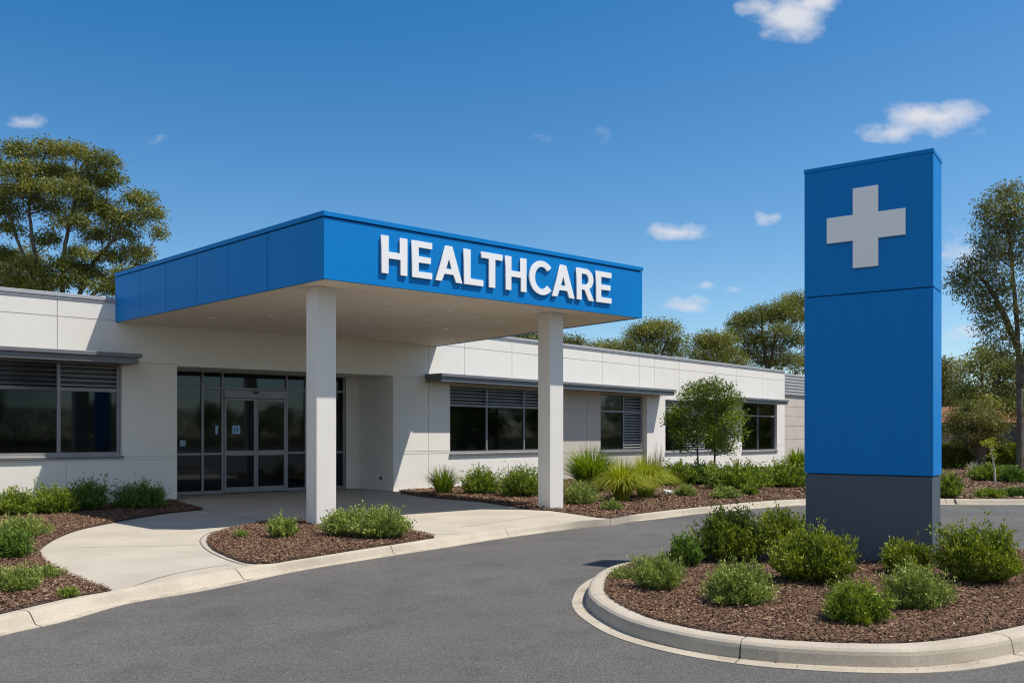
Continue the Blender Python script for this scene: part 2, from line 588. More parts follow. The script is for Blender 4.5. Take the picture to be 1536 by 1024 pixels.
def shrub(name, label, cat, px, yb, w_px, h_px, m, leaf=0.045, n=7000, upright=0.5, group=None, lw=0.42, rag=0.18, ratio=0.9, seed=None, lobes=0):
    """leafy shoots spreading from a crown at the ground"""
    rng = np.random.default_rng(seed if seed is not None else int(px * 13 + yb))
    x, y, w, h = mound(px, yb, w_px, h_px)
    y += w * 0.25
    root = empty(name, (x, y, 0.0), label, cat, group)
    n = int(n * 1.9)
    leaf = leaf * 0.84
    ns = max(40, n // 26)
    th = rng.uniform(0, 2 * math.pi, ns)
    el = np.arcsin(rng.uniform(0.2 if upright >= 0.6 else 0.1, 1.0, ns))
    dirs = np.stack([np.cos(th) * np.cos(el), np.sin(th) * np.cos(el), np.sin(el)], 1)
    # the crown's ragged outline: lobes in direction space
    ph = rng.uniform(0, 6.28, 6)
    lob = 1 + 0.15 * np.sin(3 * th + ph[0]) * np.cos(el) + 0.12 * np.sin(5 * th + ph[1] + 3 * el) + 0.09 * np.sin(7 * el + ph[2] + 2 * th)
    R = lob * (1 + rng.normal(0, rag * 0.4, ns)) * rng.uniform(0.75, 1.0, ns) ** 0.6
    R = np.where(rng.uniform(0, 1, ns) < 0.05, R * rng.uniform(1.08, 1.25, ns), R)
    dirs[:, 2] = dirs[:, 2] ** 0.75
    tips = dirs * R[:, None] * np.array([w * 0.52, w * 0.52 * ratio, h * 0.95])
    bases = rng.normal(0, 1, (ns, 3)) * np.array([w * 0.09, w * 0.09 * ratio, 0.0])
    ctrl = bases * 0.5 + tips * 0.5 + np.array([0, 0, -1.0]) * (h * 0.12 * (1 - upright))
    per = int(n / ns)
    t = rng.uniform(0.3, 1.0, (ns, per)) ** 0.75
    t = t[..., None]
    p = (1 - t) ** 2 * bases[:, None] + 2 * t * (1 - t) * ctrl[:, None] + t ** 2 * tips[:, None]
    tan = (2 * (1 - t) * (ctrl - bases)[:, None] + 2 * t * (tips - ctrl)[:, None])
    tan = tan.reshape(-1, 3)
    p = p.reshape(-1, 3) + rng.normal(0, leaf * 0.35, (ns * per, 3))
    ax = unit(unit(tan) * 0.7 + rng.normal(0, 0.55, p.shape) + np.array([0, 0, upright]))
    p[:, 2] = np.maximum(p[:, 2], 0.01)
    ln = leaf * rng.uniform(0.65, 1.25, len(p))
    v = leaf_arrays(p, ax, ln, ln * lw, 0.12, rng)
    v[:, 2] = np.maximum(v[:, 2], 0.004)
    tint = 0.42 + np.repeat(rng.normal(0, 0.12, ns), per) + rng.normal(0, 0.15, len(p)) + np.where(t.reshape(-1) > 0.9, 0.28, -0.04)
    me = quads_mesh('foliage', v + np.array([x, y, 0.0]), tint)
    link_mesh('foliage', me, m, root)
    sb = MB()
    for i in range(0, ns, max(1, ns // 50)):
        pts = []
        for q in (0, 0.4, 0.7, 0.93):
            pts.append(Vector(((1 - q) ** 2 * bases[i] + 2 * q * (1 - q) * ctrl[i] + q * q * tips[i])) + Vector((x, y, 0)))
        sb.tube(pts, [0.006 * (0.6 + w), 0.005, 0.004, 0.002], 4, False)
    sb.build('stems', M['twig'], root)
    return root


def tussock(name, label, cat, px, yb, w_px, h_px, m, n=500, blade=0.012, droop=0.5, group=None, seed=None, spread=0.16):
    """arching strap-leaved clump"""
    rng = np.random.default_rng(seed if seed is not None else int(px * 7 + yb))
    x, y, w, h = mound(px, yb, w_px, h_px)
    y += w * 0.2
    K = 5
    th = rng.uniform(0, 2 * math.pi, n)
    lean = rng.uniform(0.0, 1.0, n) ** 0.65
    out = np.stack([np.cos(th), np.sin(th), np.zeros(n)], 1)
    base = out * (rng.uniform(0, 1, n) ** 0.5 * w * spread)[:, None] + 0
    reach = lean * w * 0.5 * rng.uniform(0.75, 1.08, n)
    top = h * (1.02 - 0.45 * lean ** 2) * rng.uniform(0.7, 1.05, n)
    verts = np.empty((n, K, 2, 3))
    side = np.stack([-np.sin(th), np.cos(th), np.zeros(n)], 1)
    tw = rng.uniform(-0.7, 0.7, n)[:, None]
    side = unit(side * np.cos(tw) + out * np.sin(tw))
    for k in range(K):
        t = k / (K - 1)
        r = reach * (t ** 1.6)
        z = top * (t * (1 + droop * lean) - droop * (1 + 0.7 * droop) * lean * t ** 2.6)
        c = base + out * r[:, None] + np.array([0, 0, 1.0]) * z[:, None]
        wd = blade * (1.0 - 0.92 * t ** 1.8)
        verts[:, k, 0] = c - side * wd
        verts[:, k, 1] = c + side * wd
    q = np.empty((n, K - 1, 4, 3))
    for k in range(K - 1):
        q[:, k, 0] = verts[:, k, 0]; q[:, k, 1] = verts[:, k, 1]
        q[:, k, 2] = verts[:, k + 1, 1]; q[:, k, 3] = verts[:, k + 1, 0]
    tint = np.repeat(0.45 + rng.normal(0, 0.2, n), K - 1) + np.tile(np.linspace(-0.1, 0.12, K - 1), n)
    root = bpy.data.objects.new(name, quads_mesh('blades', q.reshape(-1, 3), tint))
    root.data.materials.append(m)
    COL.objects.link(root)
    root.location = (x, y, 0)
    return tag(root, label, cat, group)


def tree(name, label, base, trunks, clumps, d, m, bark, leaf=0.14, lw=0.3, sprig=20, dens=55, spread=0.2, droop=0.5, depth=0.9, group=None, seed=1, r0=0.16, fork=0.35, low=0.0, cat='tree'):
    """base (x, y); trunks: list of lists of 3-D points; clumps: (px, py, rx, ry) seen at distance d"""
    rng = np.random.default_rng(seed)
    x, y = base
    root = empty(name, (x, y, 0), label, cat, group)
    wood = MB()
    tp = []
    for path in trunks:
        pts = [Vector(p) for p in path]
        fine = []
        for i in range(len(pts) - 1):
            for k in range(4):
                q = pts[i].lerp(pts[i + 1], k / 4)
                fine.append(q + Vector(rng.normal(0, 0.012 * r0 / 0.16, 3)))
        fine.append(pts[-1])
        n = len(fine)
        wood.tube(fine, [r0 * (1 - 0.7 * i / (n - 1)) for i in range(n)], 8)
        tp.append(fine)
    P, AX, T, LN = [], [], [], []
    for ci, cl in enumerate(clumps):
        px, py, rx, ry = cl[:4]
        dd = d + (cl[4] if len(cl) > 4 else rng.uniform(-1, 1) * depth * rx / F * d * 1.2)
        c = at(px, py, dd)
        sx, sz = rx / F * dd, ry / F * dd
        sy = sx * depth
        # limb from nearest trunk to the clump
        best = None
        for fine in tp:
            for i, q in enumerate(fine[int(len(fine) * fork):]):
                if q.z > c.z - 0.15 * (c - q).length - sz * 0.3 and q is not fine[int(len(fine) * fork)]: continue
                e = (c - q).length + 0.8 * abs((q.z + 0.9 * math.hypot(q.x - c.x, q.y - c.y)) - c.z)
                if best is None or e < best[0]: best = (e, q, i, fine)
        q = best[1]
        mid = q.lerp(c, 0.5) + Vector((rng.normal(0, 0.12), rng.normal(0, 0.12), -0.12 * (c - q).length * 0.5))
        bz = [(q * (1 - t) ** 2 + mid * 2 * t * (1 - t) + c * t * t) for t in np.linspace(0, 1, 7)]
        rr = max(0.012, r0 * 0.34 * min(1.0, (sx + sz) / 2.0 + 0.25))
        wood.tube(bz, [rr * (1 - 0.72 * i / 6) for i in range(7)], 5, False)
        nb = max(8, int(dens * (sx * sz) ** 0.75 * 1.0))
        u = unit(rng.normal(size=(nb, 3)))
        u[:, 2] = np.where(u[:, 2] < low - 0.45, -u[:, 2] * 0.6, u[:, 2])
        rr_ = rng.uniform(0.12, 1.0, nb) ** 0.45 * (1 + rng.normal(0, 0.10, nb))
        sp = u * rr_[:, None] * np.array([sx, sy, sz])
        cc = np.array(c)
        # twigs
        for i in range(0, nb, 3):
            e = cc + sp[i]
            s0 = np.array(bz[4 + (i % 3)])
            md = (s0 + e) / 2 + np.array([0, 0, 0.08 * sz])
            wood.tube([s0, md, e], [rr * 0.22, rr * 0.14, rr * 0.05], 3, False)
        k = sprig
        off = np.clip(rng.normal(0, 1, (nb, k, 3)), -1.7, 1.7) * spread * np.array([1, 1, 0.75])
        pp = (cc + sp)[:, None] + off
        P.append(pp.reshape(-1, 3))
        a = unit(rng.normal(0, 0.6, (nb * k, 3)) + np.repeat(u, k, 0) * 0.4 + np.array([0, 0, -droop]))
        AX.append(a)
        LN.append(leaf * rng.uniform(0.6, 1.25, nb * k))
        tc = 0.42 + rng.normal(0, 0.07)
        T.append(np.repeat(tc + rng.normal(0, 0.12, nb), k) + rng.normal(0, 0.14, nb * k))
    P = np.concatenate(P); AX = np.concatenate(AX); T = np.concatenate(T); LN = np.concatenate(LN)
    v = leaf_arrays(P, AX, LN, LN * lw, 0.1, rng)
    link_mesh('crown', quads_mesh('crown', v, T), m, root)
    wood.build('trunk', bark, root, smooth=True)
    return root


# ================================================================== GROUND, ROAD, KERBS, BEDS
sheet('ground', [(-300, -200), (400, -200), (400, 900), (-300, 900)], -0.30, M['grass_ground'], kind='structure')
sheet('road', [(-30, -25), (60, -25), (60, 30), (-30, 30)], ROAD, M['asphalt'], kind='structure')

# kerb on the building side: back line (top, z=0) and road line (gutter edge)
kin_px = [(-160, 957), (0, 920.6), (101, 897), (170, 885), (249, 867), (340, 851.5), (452, 837.5), (540, 823), (600, 814), (655, 806), (720, 797), (815, 786.5), (870, 781), (919, 777), (950, 771.5), (1002, 765), (1080, 757), (1140, 751.5), (1207, 748)]
kout_px = [(-160, 994), (0, 953.7), (100, 931), (193, 905), (280, 890.4), (340, 879), (446, 856.6), (540, 841), (610, 830), (680, 819.3), (740, 809.5), (815, 798.8), (890, 789), (940, 783), (1000, 776.8), (1060, 769.4), (1207, 757.5)]
kin = [gp(*p) for p in kin_px] + [gp(1330, 747), gp(1440, 747.5), gp(1536, 748), (30, gp(1536, 748)[1]), (58, gp(1536, 748)[1])]
kout = [gp(p[0], p[1], ROAD) for p in kout_px] + [gp(1330, 756.5, ROAD), gp(1440, 757, ROAD), gp(1536, 757.4, ROAD), (30, gp(1536, 757.4, ROAD)[1]), (58, gp(1536, 757.4, ROAD)[1])]
kin_s = spline(kin, 10)
kout_s = spline(kout, 10)
NK = 420
kin_r = resample(kin_s, NK)
# pair every inner point with the nearest point of the dense outer line
dense = resample(kout_s, 4000)
kout_r = []
j = 0
for p in kin_r:
    while j < len(dense) - 1 and (dense[j + 1] - p).length <= (dense[j] - p).length: j += 1
    kout_r.append(dense[j])

prof_kerb = [(0.0, -0.2), (0.0, 0.0), (0.34, 0.002), (0.44, -0.006), (0.52, -0.026), (0.70, -0.098), (0.75, -0.112), (0.78, -0.116), (1.0, ROAD + 0.006), (1.0, -0.2)]
prof_drop = [(0.0, -0.2), (0.0, 0.0), (0.2, -0.004), (0.36, -0.02), (0.5, -0.045), (0.68, -0.085), (0.76, -0.098), (0.8, -0.102), (1.0, ROAD + 0.006), (1.0, -0.2)]


def kerb_run(mb, A, B, prof_fn, closed=False, joint=2.6, gap=0.012):
    acc = 0.0
    nxt = joint * 0.4
    ring0 = None
    n = len(A)
    idx = list(range(n)) + ([0] if closed else [])
    prev = None
    for ii, i in enumerate(idx):
        a, b = A[i], B[i]
        pr = prof_fn(i)
        ring = [(a.x + (b.x - a.x) * u, a.y + (b.y - a.y) * u, z) for u, z in pr]
        if prev is not None:
            step = (Vector(ring[1]) - Vector(prev[1])).length
            acc += step
            r1 = ring
            if acc > nxt:
                f = 1 - gap / max(step, gap * 1.01)
                cut = [tuple(Vector(p).lerp(Vector(q), f)) for p, q in zip(prev, ring)]
                strip(mb, prev, cut)
                cap(mb, cut); cap(mb, ring)
                nxt = acc + joint
            else:
                strip(mb, prev, ring)
        prev = ring


def strip(mb, r0, r1):
    k = len(mb.v)
    n = len(r0)
    mb.v += list(r0) + list(r1)
    for i in range(n - 1):
        mb.f.append((k + i, k + i + 1, k + n + i + 1, k + n + i)); mb.mi.append(0)


def cap(mb, r):
    mb.add(r, [tuple(range(len(r)))])


def drop_prof(i):
    px = CX + F * kin_r[i].x / max(1e-3, kin_r[i].y)
    w = 0.0
    if kin_r[i].y > 0:
        a = min(1, max(0, (px - 610) / 60)); b = min(1, max(0, (985 - px) / 70))
        w = min(a, b) if px > 0 else 0
    w = w * w * (3 - 2 * w)
    return [(u0 + (u1 - u0) * w, z0 + (z1 - z0) * w) for (u0, z0), (u1, z1) in zip(prof_kerb, prof_drop)]


kb = MB()
kerb_run(kb, kin_r, kout_r, drop_prof)
ko = kb.build('kerb', M['kerb'], weld=False)
ko['kind'] = 'structure'

# concrete footpath and drop-off apron
Wc = (-8.04, 21.1)
PL = Plane((Wc[0] - 0.754 * 14, Wc[1] - 0.656 * 14), Wc)
SL = 14.0                                          # s of the corner
PRa = Plane((-0.107, 28.23), (-0.107 + 13.58, 28.23 + 15.27))
sP = PRa.s(590)
Pc = PRa.pt(sP)
PR = Plane((Pc.x, Pc.y), (PRa.pt(sP + 1).x, PRa.pt(sP + 1).y))
sE = PR.s(1177)
Ec = PR.pt(sE)
G0 = gp(266, 742.7); G1 = gp(538, 731.6)
PG = Plane(G0, G1)

line = [p for p in kin_r if p.y > 0]
path_poly = [tuple(p) for p in line if CX + F * p.x / p.y < 960 and p.y < 26]
path_poly += [gp(960, 740), (4.0, 27.0), (PR.pt(4.0, -0.1).x, PR.pt(4.0, -0.1).y), (Pc.x, Pc.y + 0.1), (G1[0], G1[1] + 0.2), (G0[0] - 0.3, G0[1]), (Wc[0] - 0.3, Wc[1] + 0.1), (-14.0, 16.0), (-9, 8)]
sheet('footpath', path_poly, -0.006, M['concrete'], kind='structure')

# garden side land (soil under everything behind the kerb)
land = [tuple(p) for p in kin_r] + [(58, 120), (-60, 120), (-60, 4), tuple(kin_r[0] + Vector((-12, -1)))]
sheet('land', land, -0.03, M['grass_ground'], kind='structure')

bed_left_edge = [(170, 885), (129, 872), (91, 855.6), (69, 841.5), (60, 829), (66, 819.6), (88, 806), (117, 795), (152, 787), (205, 777), (249, 770), (290, 765.5), (304, 763.5), (285, 758), (267, 752.5)]
bed_left = [tuple(p) for p in spline([gp(*p) for p in bed_left_edge], 6)]
bed_left += [(Wc[0] - 0.02, Wc[1]), (PL.pt(0).x, PL.pt(0).y), (-16, 9)]
kk = [p for p in kin_r if p.y > 0 and CX + F * p.x / p.y < 166]
bed_left += [(kk[0].x - 0.02, kk[0].y)] + [tuple(p) for p in kk]

bed_mid_px = [(311, 813), (313, 806), (322, 800), (340, 794.6), (368, 788), (397, 783.5), (430, 781.5), (470, 781), (520, 783), (570, 788.5), (612, 796), (640, 801.5), (652, 805.5), (640, 808.2), (600, 815), (540, 824), (500, 830.5), (449, 838.5), (410, 844.5), (392, 845.6), (366, 842.8), (340, 833.6), (319, 823)]
bed_mid = [tuple(p) for p in spline([gp(*p) for p in bed_mid_px], 4, True)]
bed_right_px = [(603, 740), (640, 745.5), (690, 749.5), (728, 753.4), (770, 760), (795, 764), (827, 765.5), (860, 770), (898, 775.5), (919, 777)]
bed_right = [tuple(p) for p in spline([gp(*p) for p in bed_right_px], 5)]
bed_right += [tuple(p) for p in kin_r if p.y > 0 and 922 < CX + F * p.x / p.y < 1230 and p.y < 24]
bed_right += [(9.5, 30.0), (13.4, 38.0), (Ec.x + 0.5, Ec.y), (PR.pt(sE, -0.02).x, PR.pt(sE, -0.02).y), (Pc.x + 0.15, Pc.y + 0.05)]
far_y = gp(1440, 747.5)[1]
bed_far = [tuple(p) for p in kin_r if p.y > 0 and CX + F * p.x / p.y >= 1228 and p.x < 30] + [(30, 60), (17, 60), (Ec.x + 0.6, Ec.y), (13.5, 38), (9.6, 30.0)]

isl_px = [(1004, 835.7), (943, 848), (915.5, 862), (907, 878.7), (910, 892.5), (932, 909), (976.5, 928.6), (1054, 946.6), (1137, 957.7), (1200, 962.5), (1281, 966), (1365, 965.5), (1449, 956), (1536, 938.6)]
isl = [gp(*p) for p in isl_px] + [(5.5, 8.15), (6.6, 9.4), (7.1, 11.0), (6.6, 12.5), (5.3, 13.3), (3.8, 13.2), (2.7, 12.5)]
isl_s = resample([*spline(isl, 8, True), Vector(isl[0])], 161)[:-1]
cen = Vector((sum(p.x for p in isl_s) / 160, sum(p.y for p in isl_s) / 160))
outn = []
for i in range(160):
    t = isl_s[(i + 1) % 160] - isl_s[i - 1]
    n = Vector((t.y, -t.x)).normalized()
    if n.dot(isl_s[i] - cen) < 0: n = -n
    outn.append(n)
isl_out = [p + n * 0.33 for p, n in zip(isl_s, outn)]
prof_isl = [(0.0, -0.2), (0.0, 0.01), (0.32, 0.012), (0.44, 0.004), (0.505, -0.014), (0.535, -0.04), (0.575, -0.112), (0.58, -0.12), (1.0, ROAD + 0.006), (1.0, -0.2)]
kb = MB()
kerb_run(kb, isl_s, isl_out, lambda i: prof_isl, True, 2.0)
ko = kb.build('island_kerb', M['kerb'])
ko['kind'] = 'structure'
bed_isl = [tuple(p) for p in isl_s]


def mulch_bed(label, poly, density, size, far=1e9, seed=3, zb=0.0, lift=0.012):
    """soil sheet plus loose bark chips, one object"""
    rng = np.random.default_rng(seed)
    xs = [p[0] for p in poly]; ys = [p[1] for p in poly]
    area = abs(sum(poly[i][0] * poly[(i + 1) % len(poly)][1] - poly[(i + 1) % len(poly)][0] * poly[i][1] for i in range(len(poly)))) / 2
    box = (max(xs) - min(xs)) * (max(ys) - min(ys))
    n = int(density * box)
    x = rng.uniform(min(xs), max(xs), n); y = rng.uniform(min(ys), max(ys), n)
    k = inside(poly, x, y) & (y > 5.5) & (np.abs(x) < 0.8 * y + 4.0)
    x, y = x[k], y[k]
    n = len(x)
    th = rng.uniform(0, 2 * math.pi, n)
    tilt = rng.normal(0, 0.3, n)
    ax = np.stack([np.cos(th) * np.cos(tilt), np.sin(th) * np.cos(tilt), np.sin(tilt)], 1)
    sd = unit(np.stack([-np.sin(th), np.cos(th), rng.normal(0, 0.35, n)], 1))
    sc = size * rng.uniform(0.5, 1.5, n)
    ln, wd = sc * 0.5, sc * rng.uniform(0.12, 0.3, n)
    c = np.stack([x, y, zb + lift + np.abs(rng.normal(0, 0.012, n)) + 0.01], 1)
    v = np.empty((n, 4, 3))
    v[:, 0] = c - ax * ln[:, None] - sd * wd[:, None]
    v[:, 1] = c + ax * ln[:, None] - sd * wd[:, None] * 0.7
    v[:, 2] = c + ax * ln[:, None] * 0.9 + sd * wd[:, None]
    v[:, 3] = c - ax * ln[:, None] * 0.95 + sd * wd[:, None] * 0.8
    tint = np.clip(rng.normal(0.44, 0.16, n) + (rng.uniform(0, 1, n) < 0.035) * 0.35, 0, 1)
    o = sheet('mulch', poly, zb + 0.008, M['soil'])
    me = quads_mesh('chips', v.reshape(-1, 3), tint)
    me.materials.append(M['mulch'])
    bm = bmesh.new()
    lay = bm.faces.layers.float.new('tint')
    bm.from_mesh(me)
    for f in bm.faces: f.material_index = 1
    bm.from_mesh(o.data)
    o.data.materials.append(M['mulch'])
    bm.to_mesh(o.data); bm.free()
    tag(o, label, 'mulch', None, 'stuff')
    return o


mulch_bed('brown bark mulch filling the kerbed island round the tall blue sign', bed_isl, 6500, 0.022, seed=3)
mulch_bed('brown bark mulch in the curved bed below the left windows', bed_left, 2900, 0.027, seed=4)
mulch_bed('brown bark mulch in the small bed round the nearer canopy column', bed_mid, 4000, 0.027, seed=5)
mulch_bed('brown bark mulch in the long bed along the right wing', bed_right, 600, 0.05, seed=6)
mulch_bed('brown bark mulch in the far bed beyond the road', bed_far, 130, 0.08, seed=8)

# concrete edging strip round the rounded end of the middle bed + joints in the paving
je = MB()


def ground_strip(mb, pts, w, z):
    pts = [Vector(p) for p in pts]
    n = len(pts)
    L = []
    for i in range(n):
        t = (pts[min(i + 1, n - 1)] - pts[max(i - 1, 0)]).normalized()
        q = Vector((-t.y, t.x)) * w / 2
        L.append((pts[i] - q, pts[i] + q))
    for (a, b), (c, e) in zip(L, L[1:]):
        mb.quad((a.x, a.y, z), (c.x, c.y, z), (e.x, e.y, z), (b.x, b.y, z))


edge = spline([gp(*p) for p in [(385, 847.5), (362, 845), (335, 836), (312, 825), (302, 815), (301, 808), (310, 800.5), (326, 795)]], 6)
e0 = MB()
ground_strip(je, edge, 0.018, 0.0005)
for a in ([(102, 820.5), (200, 818.5), (297, 816.6)], [(310, 765.5), (355, 773.5), (398, 781.7)], [(192, 880.5), (249, 866.5 - 4), (300, 852), (345, 846)], [(613, 797), (640, 800), (690, 800.5)], [(690, 790), (760, 780), (830, 771)], [(520, 760), (640, 752), (700, 748)], [(266, 758), (430, 752), (560, 742)]):
    ground_strip(je, spline([gp(*p) for p in a], 6), 0.014 if a[0][1] > 755 else 0.02, -0.002)
o = je.build('path_joint', M['joint'])
o['kind'] = 'structure'

# ================================================================== THE BUILDING
bld = empty('medical_building', (Wc[0], Wc[1], 0), 'long single storey white rendered medical building with grey window awnings behind the blue canopy', 'building')


def window(P, s0, s1, z0, z1, mull, trans, panes='glass', louv=(), fr=0.07, rec=0.10, sill=True, name='window'):
    """frame mesh as the part, with pane, louvre and sill sub-parts"""
    f = MB()
    o0, o1 = -rec - 0.08, -rec
    f.box(P, s0, s1, o0, o1, z1 - fr, z1); f.box(P, s0, s1, o0, o1, z0, z0 + fr)
    f.box(P, s0, s0 + fr, o0, o1, z0 + fr, z1 - fr); f.box(P, s1 - fr, s1, o0, o1, z0 + fr, z1 - fr)
    xs = [s0 + fr] + [v for m_ in mull for v in (m_ - fr * 0.45, m_ + fr * 0.45)] + [s1 - fr]
    for m_ in mull: f.box(P, m_ - fr * 0.45, m_ + fr * 0.45, o0, o1, z0 + fr, z1 - fr)
    bays = [(xs[i], xs[i + 1]) for i in range(0, len(xs), 2)]
    for a, b in bays:
        if trans: f.box(P, a, b, o0, o1 - 0.004, trans - fr * 0.5, trans + fr * 0.5)
    part = f.build(name, M['alu'], bld, bevel=0.006)
    for bi, (a, b) in enumerate(bays):
        rows = [(z0 + fr, trans - fr * 0.5), (trans + fr * 0.5, z1 - fr)] if trans else [(z0 + fr, z1 - fr)]
        for ri, (c, e) in enumerate(rows):
            if (bi, ri) in louv:
                lv = MB()
                n = max(3, int(round((e - c) / 0.105)))
                for q in range(n):
                    zc = c + (q + 0.5) * (e - c) / n
                    h = 0.011
                    p = [P.pt(a, o1 - 0.005, zc - h), P.pt(b, o1 - 0.005, zc - h), P.pt(b, o0, zc + h), P.pt(a, o0, zc + h)]
                    t = Vector((0, 0, 0.018))
                    lv.hexa([v for v in p] + [v + t for v in p])
                lv.build('louvre', M['cap'], part)
                bk = MB()
                bk.box(P, a, b, o0 - 0.06, o0 - 0.04, c, e)
                bk.build('louvre_backing', M['dark_metal'], part)
            else:
                g = MB()
                g.quad(P.pt(a, o1 - 0.045, c), P.pt(b, o1 - 0.045, c), P.pt(b, o1 - 0.045, e), P.pt(a, o1 - 0.045, e))
                g.build('pane', M['glass'], part)
    if sill:
        sl = MB()
        sl.box(P, s0 - 0.03, s1 + 0.03, -rec, 0.06, z0 - 0.055, z0 - 0.003)
        sl.build('sill', M['grey_metal'], part, bevel=0.005)
    return part


TOP = 4.62
# ---- left wing
s183, s90 = PL.s(183), PL.s(90)
bay = s183 - s90
zt, zb = PL.z(183, 543), PL.z(183, 683)
ztr = PL.z(130, 584)
wl0 = s183 - 4 * bay
zj = PL.z(86, 474)
zg1, zg2 = PL.z(230, 684), PL.z(230, 689)
zh = PL.z(240, 545.5)
wl = MB()
s86, s99 = PL.s(86), PL.s(99)
op = [(wl0, s183, zb, zt)]
hwall(wl, PL, 0.0, SL, -0.05, TOP, op,
      [(s86, zt + 0.03, TOP), (s99, 0, zb - 0.001), (s86 - 3.2, zt + 0.03, TOP), (s86 - 6.4, zt + 0.03, TOP), (s99 - 3, 0, zb - 0.001), (s99 - 6, 0, zb - 0.001)],
      [(zj, 0, SL), (zg1, s183 + 0.01, SL), (zg2, 0, SL), (zh, s183 + 0.01, SL)])
wl.build('left_wing_wall', M['render'], bld, weld=True)
cp = MB()
cp.box(PL, 0, SL - 0.62, -0.32, 0.035, TOP, TOP + 0.085)
cp.box(PL, 0, SL - 0.62, -0.30, 0.02, TOP - 0.05, TOP - 0.002)
cp.build('parapet_cap', M['cap'], bld, bevel=0.006)
window(PL, wl0, s183, zb, zt, [s90, s90 - bay, s90 - 2 * bay], ztr, louv={(i, 1) for i in range(4)}, fr=0.085)


def awning(P, s0, s1, z0, z1, out, part_name='window_awning'):
    a = MB()
    a.box(P, s0, s1, 0.002, out, z1 - 0.09, z1)                                # top tray
    a.box(P, s0 + 0.03, s1 - 0.07, 0.002, out - 0.05, z0, z1 - 0.092)          # lower box
    return a.build(part_name, M['grey_metal'], bld, bevel=0.008)


awning(PL, 0.0, PL.s(214, 0.72), PL.z(208, 545.6, 0.72), PL.z(214, 530.6, 0.72), 0.72)

# ---- entrance: header, returns, recess ceiling, glazed screen
PH = Plane(Wc, (Pc.x, Pc.y))
ZH = 3.22
hd = MB()
hwall(hd, PH, 0.0, PH.len, ZH, TOP, th=0.25)
hd.quad(PH.pt(0, 0, ZH), PH.pt(PH.len, 0, ZH), PH.pt(PH.len, -0.25, ZH), PH.pt(0, -0.25, ZH))
hd.build('entrance_header', M['render'], bld, weld=True)
rc = MB()
rc.prism([(PH.pt(0, -0.252).x, PH.pt(0, -0.252).y), (PH.pt(PH.len, -0.252).x, PH.pt(PH.len, -0.252).y), (G1[0] + 0.1, G1[1] + 0.25), (G0[0] - 0.3, G0[1] + 0.15)], ZH + 0.004, ZH + 0.1)
rc.build('recess_ceiling', M['soffit'], bld)
PI = Plane(G1, (Pc.x, Pc.y))
ri = MB()
zr1, zr2 = PI.z(565, 678.5), PI.z(565, 682)
hwall(ri, PI, -0.05, PI.len - 0.004, -0.05, ZH + 0.003, hj=[(zr1, -0.05, PI.len), (zr2, -0.05, PI.len)], th=0.2)
ri.build('recess_wall', M['render'], bld, weld=True)
ri = MB()
PJ = Plane((Wc[0], Wc[1]), (PG.pt(-0.25).x, PG.pt(-0.25).y))
hwall(ri, PJ, 0.26, PJ.len, -0.05, ZH + 0.003, th=0.15)
ri.build('recess_wall', M['render'], bld, weld=True)
sg = PG.s(519)
zgt = PG.z(400, 558)
pn = MB()
hwall(pn, PG, sg, PG.len - 0.002, -0.05, ZH + 0.003, hj=[(PG.z(528, 679.5), sg, PG.len), (PG.z(528, 683), sg, PG.len)], th=0.12)
pn.box(PG, -0.25, sg, -0.12, 0, zgt, ZH + 0.003)
pn.build('recess_panel', M['render'], bld, weld=True)

ft = 0.06
cols_px = [304, 334, 430.5, 459]
sc_ = [PG.s(p) for p in cols_px]
dl, dm, dr = PG.s(335), PG.s(383.8), PG.s(429.5)
zrail = PG.z(350, 680)
ztrs = PG.z(320, 581.5)
zdh = PG.z(383, 597.5)
scr = MB()
x_left = -0.25
verts = [x_left] + sc_ + [PG.s(488), sg - ft]
for s in verts:
    scr.box(PG, s - ft / 2, s + ft / 2, -0.1, 0.0, 0.0, zgt)
scr.box(PG, x_left + ft / 2, sg - ft / 2, -0.1, -0.003, zgt - ft, zgt - 0.001)
spans = [(verts[i] + ft / 2, verts[i + 1] - ft / 2) for i in range(len(verts) - 1)]
panes = []
for i, (a, b) in enumerate(spans):
    if i == 2:                         # door bay: transom light above the door header
        scr.box(PG, a, b, -0.1, -0.003, ztrs - ft / 2, ztrs + ft / 2)
        panes.append((a, b, ztrs + ft / 2, zgt - ft))
        continue
    scr.box(PG, a, b, -0.1, -0.003, 0.0, 0.09)
    scr.box(PG, a, b, -0.1, -0.003, zrail - ft / 2, zrail + ft / 2)
    panes.append((a, b, 0.09, zrail - ft / 2))
    zt_ = ztrs if i else PG.z(290, 575)
    scr.box(PG, a, b, -0.1, -0.003, zt_ - ft / 2, zt_ + ft / 2)
    panes.append((a, b, zrail + ft / 2, zt_ - ft / 2)); panes.append((a, b, zt_ + ft / 2, zgt - ft))
scrn = scr.build('glazed_screen', M['alu'], bld, bevel=0.005)
for a, b, c, e in panes:
    g = MB()
    g.quad(PG.pt(a, -0.05, c), PG.pt(b, -0.05, c), PG.pt(b, -0.05, e), PG.pt(a, -0.05, e))
    g.build('pane', M['glass'], scrn)
a, b = spans[2]
dh = MB()
dh.box(PG, a, b, -0.12, 0.06, zdh, ztrs - ft / 2 - 0.004)
dh.build('door_header', M['alu'], bld, bevel=0.008)
sn = MB()
sn.box(PG, dm - 0.09, dm + 0.05, 0.062, 0.13, ztrs - 0.13, ztrs - 0.06)
sn.build('door_sensor', M['dark_metal'], bld, bevel=0.01)
